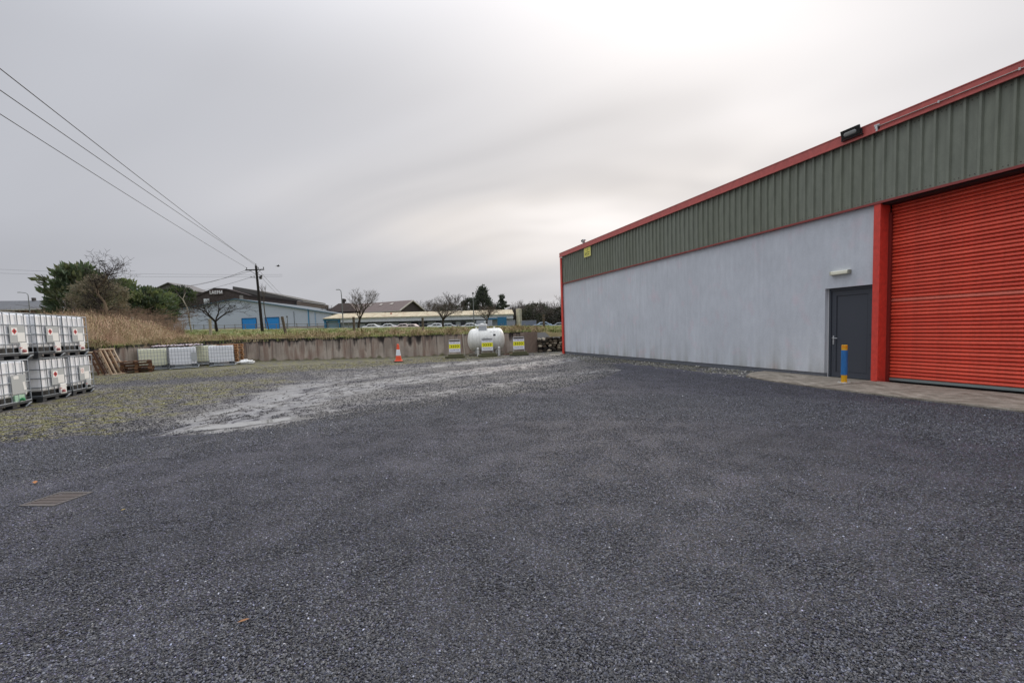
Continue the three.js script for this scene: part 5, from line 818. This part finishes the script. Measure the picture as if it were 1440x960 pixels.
function evergreen(name, label, pos, o) { // leafy sprays on boughs through an uneven crown
  const { h, w, base = 0.12, seed, n = 6000, leaf = 0.22, shape = (t) => Math.sqrt(clamp(1 - Math.pow(2 * t - 0.9, 2))), cols, droop = 0.2, lump = 0.5, bm = barkDark } = o, r = rng(seed), pos3 = [], nor = [], col = [];
  const boughs = []; const NB = Math.max(40, n / 40 | 0);
  for (let k = 0; k < NB; k++) { const t = base + (1 - base) * Math.pow(r(), 0.85), a = r() * 6.283, R = shape((t - base) / (1 - base)) * w / 2 * (0.55 + 0.45 * Math.sqrt(r())) * (1 + lump * n3(Math.cos(a) * 1.5 + seed, t * 4, Math.sin(a) * 1.5)); boughs.push([Math.cos(a) * R, t * h + (r() - 0.3) * 0.1 * h, Math.sin(a) * R, 0.5 + r() * 0.6, pick3(cols, r)]); }
  for (let i = 0; i < n; i++) {
    const b = boughs[r() * NB | 0], s = Math.min(w, h) * 0.13 * b[3], x = b[0] + (r() + r() - 1) * s * 1.3, y = b[1] + (r() + r() - 1) * s, z = b[2] + (r() + r() - 1) * s * 1.3; if (y < 0.1) continue;
    const d = new THREE.Vector3(x, (y - h * 0.4) * 0.5 + 0.3 * h * (0.4 - droop), z).normalize().add(new THREE.Vector3(r() - 0.5, r() - 0.5, r() - 0.5).multiplyScalar(1.1)).normalize(), q = new THREE.Vector3(r() - 0.5, r() - 0.5, r() - 0.5).cross(d).normalize(), L = leaf * (0.6 + r() * 0.8), W = L * 0.22;
    const N = q.clone().cross(d), e = [x + d.x * L, y + d.y * L, z + d.z * L], m = [x + d.x * L * 0.45, y + d.y * L * 0.45, z + d.z * L * 0.45];
    pos3.push(x, y, z, m[0] + q.x * W, m[1] + q.y * W, m[2] + q.z * W, ...e, x, y, z, ...e, m[0] - q.x * W, m[1] - q.y * W, m[2] - q.z * W); const v = 0.7 + r() * 0.6; for (let k = 0; k < 6; k++) { nor.push(N.x, N.y, N.z); col.push(b[4][0] * v, b[4][1] * v, b[4][2] * v); }
  }
  const g = new THREE.BufferGeometry(); g.setAttribute('position', new THREE.Float32BufferAttribute(pos3, 3)); g.setAttribute('normal', new THREE.Float32BufferAttribute(nor, 3)); g.setAttribute('color', new THREE.Float32BufferAttribute(col, 3));
  const t = thing(name, label, 'tree', pos, FACE), T = [[0, -0.3, 0, 0.05 * w, 0, h * 0.5, 0, 0.03 * w, 8], [0, h * 0.5, 0, 0.03 * w, 0, h * 0.9, 0, 0.01 * w, 6]]; boughs.filter((_, i) => i % 4 === 0).forEach((b) => T.push([0, Math.max(0.2, b[1] * 0.8), 0, 0.012 * w, b[0], b[1], b[2], 0.004 * w, 4]));
  mesh('trunk', branchGeo(T), bm, t); mesh('crown', g, new THREE.MeshPhysicalMaterial({ vertexColors: true, roughness: 1, transmission: 0.35, thickness: 0, side: THREE.DoubleSide }), t); return t;
}
function pick3(a, r) { return a[r() * a.length | 0]; }
const G = { dark: [[0.075, 0.115, 0.055], [0.10, 0.14, 0.06], [0.12, 0.135, 0.055]], mid: [[0.13, 0.17, 0.06], [0.18, 0.215, 0.075], [0.10, 0.13, 0.05]], olive: [[0.24, 0.21, 0.135], [0.28, 0.235, 0.155], [0.19, 0.18, 0.10]], fir: [[0.045, 0.06, 0.035], [0.055, 0.07, 0.045]] };
const cone = (t) => Math.pow(1 - t, 0.8) * 0.95 + 0.05, egg = (t) => Math.sqrt(clamp(1 - Math.pow(1.75 * t - 0.75, 2))), broad = (t) => Math.sqrt(clamp(1 - Math.pow(1.45 * t - 0.45, 4)));
const yl = (r, d) => land(r / d, d);
const pl = (r, d, dy = 0) => at(r, yl(r, d) + dy, d);
evergreen('cypress_tree', 'dark green feathery evergreen at the left, tallest tree by the bank', pl(-43.3, 46), { h: 5.7, w: 4.6, seed: 501, n: 5200, leaf: 0.55, cols: G.dark, shape: egg, droop: -0.5 });
evergreen('olive_shrub', 'large olive brown shrub between the dark evergreen and crooked bare tree', pl(-39.8, 44.5), { h: 4.7, w: 4.0, seed: 502, n: 8000, leaf: 0.20, cols: G.olive, shape: egg, droop: -0.3 });
bareTree('bare_tree', 'crooked bare tree with pale curved trunk and windswept crown', pl(-37.0, 42), { h: 3.7, seed: 61, r0: 0.15, path: [[0, -0.3, 0], [0.05, 1.6, 0], [-0.10, 2.5, 0], [-0.55, 3.3, 0.1], [-0.68, 3.8, 0], [-0.25, 4.2, -0.1], [0.2, 4.6, 0], [0.4, 4.9, 0]], first: 5, pathKids: 3, spread: 0.95, up: 0.06, levels: 5, kids: 3, bm: std(0x7d6c58, 0.9), tm: twigDark, twig: 0.012, lean: [-0.08, 0] });
bareTree('bare_tree', 'low forked bare tree in front of the dark evergreen', pl(-36.9, 38), { h: 2.9, seed: 62, trunkH: 0.22, stems: 3, spread: 0.6, up: 0.35, levels: 3, kids: 2, r0: 0.07, bm: barkPale, tm: twigGrey, twig: 0.014 });
evergreen('evergreen_tree', 'bushy mid green evergreen tree behind the pale fence post', pl(-47.2, 56), { h: 5.7, w: 4.6, seed: 503, n: 6500, leaf: 0.45, cols: G.mid, shape: broad, droop: -0.2 });
evergreen('evergreen_tree', 'darker bushy evergreen tree next to the round brown bare tree', pl(-44.7, 57), { h: 5.0, w: 4.4, seed: 504, n: 5600, leaf: 0.45, cols: G.mid.concat(G.dark), shape: broad, droop: -0.2 });
bareTree('bare_shrub', 'tangled brown bare shrub at the foot of the crooked tree', pl(-37.5, 44), { h: 2.6, seed: 63, trunkH: 0.15, stems: 7, spread: 0.8, up: 0.1, levels: 4, kids: 3, r0: 0.04, twig: 0.012, w: 1.5, tm: std(0x8a715e, 0.95) });
bareTree('bare_shrub', 'purplish brown bare shrub below the mid green evergreen', pl(-38.6, 48), { h: 2.4, seed: 64, trunkH: 0.15, stems: 7, spread: 0.8, up: 0.1, levels: 4, kids: 3, r0: 0.04, twig: 0.012, w: 1.5, tm: twigGrey });
bareTree('bare_tree', 'round brown bare tree at the left end of the blue warehouse', pl(-45.0, 60), { h: 3.7, seed: 65, trunkH: 0.33, spread: 0.8, up: 0.18, levels: 5, kids: 3, first: 5, r0: 0.17, bm: barkDark, tm: std(0x7a6350, 0.95), twig: 0.013, w: 1.35 });
evergreen('evergreen_tree', 'yellow green evergreen rising above the roof behind the pale thin birch', at(-114.5, 5.5, 159), { h: 13.6, w: 9, seed: 505, n: 6000, leaf: 0.8, cols: [[0.05, 0.08, 0.02], [0.075, 0.10, 0.025], [0.03, 0.05, 0.02]], shape: broad });
bareTree('birch_tree', 'pale thin birch with one slanting limb before the blue warehouse', pl(-43.3, 62), { h: 6.4, seed: 66, trunkH: 0.72, spread: 0.5, up: 0.45, levels: 3, kids: 2, r0: 0.10, bm: std(0xa39a88, 0.85), tm: twigGrey, twig: 0.016 });
bareTree('bare_tree', 'wide bare tree with dark trunk before the pale blue wall', pl(-39.9, 62), { h: 5.6, seed: 67, trunkH: 0.30, spread: 0.78, up: 0.15, levels: 5, kids: 3, first: 5, r0: 0.20, bm: barkDark, tm: twigDark, twig: 0.013, w: 1.3 });
bareTree('sapling_tree', 'slender bare sapling between the pole and the second blue door', pl(-37.1, 70), { h: 7.0, seed: 68, trunkH: 0.7, spread: 0.42, up: 0.6, levels: 3, kids: 3, r0: 0.08, bm: twigGrey, tm: twigGrey, twig: 0.015 });
bareTree('bare_tree', 'small far bare tree above the right end of the blue warehouse', at(-61.0, 5, 152), { h: 6.6, seed: 69, trunkH: 0.35, spread: 0.7, levels: 5, kids: 3, r0: 0.2, twig: 0.03, tm: twigDark });
bareTree('bare_tree', 'tall oval bare tree before the brown shed roof', pl(-26.0, 78), { h: 6.9, seed: 70, trunkH: 0.30, spread: 0.55, up: 0.45, levels: 5, kids: 3, first: 4, r0: 0.24, bm: bark, tm: twigGrey, twig: 0.014, w: 0.95 });
bareTree('bare_tree', 'wide bare tree before the middle of the long low building', pl(-11.8, 80), { h: 5.7, seed: 71, trunkH: 0.28, spread: 0.72, up: 0.3, levels: 5, kids: 3, first: 5, r0: 0.22, tm: twigGrey, twig: 0.014, w: 1.25 });
bareTree('bare_tree', 'bare tree with narrow crown rising behind the long low building', at(-14.6, 3, 126), { h: 9.6, seed: 72, trunkH: 0.3, spread: 0.6, up: 0.4, levels: 5, kids: 3, r0: 0.3, twig: 0.024, tm: twigDark });
evergreen('evergreen_tree', 'dark rounded evergreen left of the pointed fir', at(-11.6, 3, 131), { h: 7.2, w: 4.4, seed: 506, n: 4000, leaf: 0.45, cols: G.fir, shape: broad });
evergreen('fir_tree', 'dark pointed fir tree behind the long low building', at(-8.0, 2.6, 134), { h: 10.6, w: 7.6, seed: 507, n: 9000, leaf: 0.5, cols: G.fir, shape: cone, droop: 0.5, lump: 0.15 });
bareTree('bare_tree', 'fine brown bare tree in front of the pointed fir', pl(-4.7, 85), { h: 4.5, seed: 73, trunkH: 0.34, spread: 0.65, up: 0.3, levels: 5, kids: 3, first: 4, r0: 0.18, tm: std(0x4d4033, 0.95), twig: 0.014, w: 1.1 });
evergreen('pine_tree', 'small ragged pine to the right of the pointed fir', at(-2.7, 2.6, 139), { h: 9.0, w: 4.0, seed: 508, n: 2600, leaf: 0.5, cols: G.fir, shape: (t) => 0.5 + 0.3 * Math.sin(t * 14), lump: 0.9 });
bareTree('bare_tree', 'broad bare tree directly behind the cream silo', at(3.6, 2.2, 130), { h: 7.6, seed: 74, trunkH: 0.3, spread: 0.7, up: 0.3, levels: 5, kids: 3, r0: 0.25, twig: 0.022, tm: twigGrey });
evergreen('evergreen_tree', 'dark green thicket right of the cream silo', at(7.0, 1.6, 124), { h: 6.0, w: 7.5, seed: 509, n: 5600, leaf: 0.45, cols: [[0.05, 0.055, 0.03], [0.065, 0.06, 0.035], [0.04, 0.05, 0.025]], shape: broad });
bareTree('bare_tree', 'bare tree between the thicket and the red corner', at(8.4, 1.6, 110), { h: 7.0, seed: 75, trunkH: 0.32, spread: 0.62, up: 0.35, levels: 5, kids: 3, r0: 0.22, twig: 0.02, tm: twigGrey });
bareTree('bare_tree', 'tall bare tree closest to the red corner of the warehouse', at(11.2, 1.5, 100), { h: 8.4, seed: 76, trunkH: 0.3, spread: 0.6, up: 0.4, levels: 5, kids: 3, r0: 0.24, twig: 0.018, tm: twigBrown });
evergreen('evergreen_tree', 'low dark thicket behind the silver car by the red corner', at(12.4, 1.2, 112), { h: 4.6, w: 8, seed: 510, n: 6000, leaf: 0.4, cols: [[0.045, 0.045, 0.028], [0.06, 0.05, 0.03]], shape: broad });
bareTree('bare_tree', 'distant bare tree behind the right end of the brown shed', at(-27.5, 4, 162), { h: 9.2, seed: 77, trunkH: 0.3, spread: 0.7, levels: 5, kids: 3, r0: 0.3, twig: 0.035, tm: twigGrey });
evergreen('evergreen_tree', 'distant dark tree at the right of the brown shed', at(-21.5, 4, 160), { h: 6.8, w: 5.5, seed: 511, n: 3000, leaf: 0.5, cols: G.fir, shape: broad });
evergreen('russet_shrub', 'russet brown shrub at the left edge above the containers', at(-101, 8.0, 86), { h: 3.6, w: 5, seed: 512, n: 3500, leaf: 0.3, cols: [[0.17, 0.09, 0.05], [0.13, 0.08, 0.05], [0.09, 0.07, 0.04]], shape: egg });
// leafless thorn and bramble along the bank at the far left, and the far wood: read as one mass
{
  const r = rng(900), L = [], K = [];
  for (let k = 0; k < 520; k++) { const u = -1.18 + r() * 0.46, d = 34 + r() * 10, [x, z] = site(u * d, d), y = land(u, d), h = 0.7 + r() * 1.1; for (let j = 0; j < 7; j++) { const a = r() * 6.28, q = 0.2 + r() * 0.5; L.push([x, y, z, 0.014, x + Math.cos(a) * q, y + h * (0.6 + r() * 0.5), z + Math.sin(a) * q, 0.006, 3]); } }
  tag(mesh('bramble', branchGeo(L), std(0x86705c, 0.95)), 'tangle of brown brambles along the bank below the trees at the left', 'brambles', null, 'stuff');
  for (let k = 0; k < 3600; k++) { const u = -0.30 + r() * 0.46, d = 170 + r() * 25, [x, z] = site(u * d, d), y = land(Math.max(u, -0.2), 85) - 0.5, h = 5.5 + r() * 4.5 + 2.5 * n2(u * 22, 1); for (let j = 0; j < 8; j++) { const a = r() * 6.28, q = 0.5 + r() * 1.8, b = h * (0.25 + r() * 0.4); K.push([x, j ? y + b : y, z, j ? 0.07 : 0.14, x + Math.cos(a) * q, y + h * (0.6 + r() * 0.4), z + Math.sin(a) * q, 0.035, 3]); } }
  tag(mesh('far_woods', branchGeo(K), std(0x4b4540, 0.95)), 'far leafless wood along the skyline behind the low building', 'woods', null, 'stuff');
}
renderer.render(scene, camera);
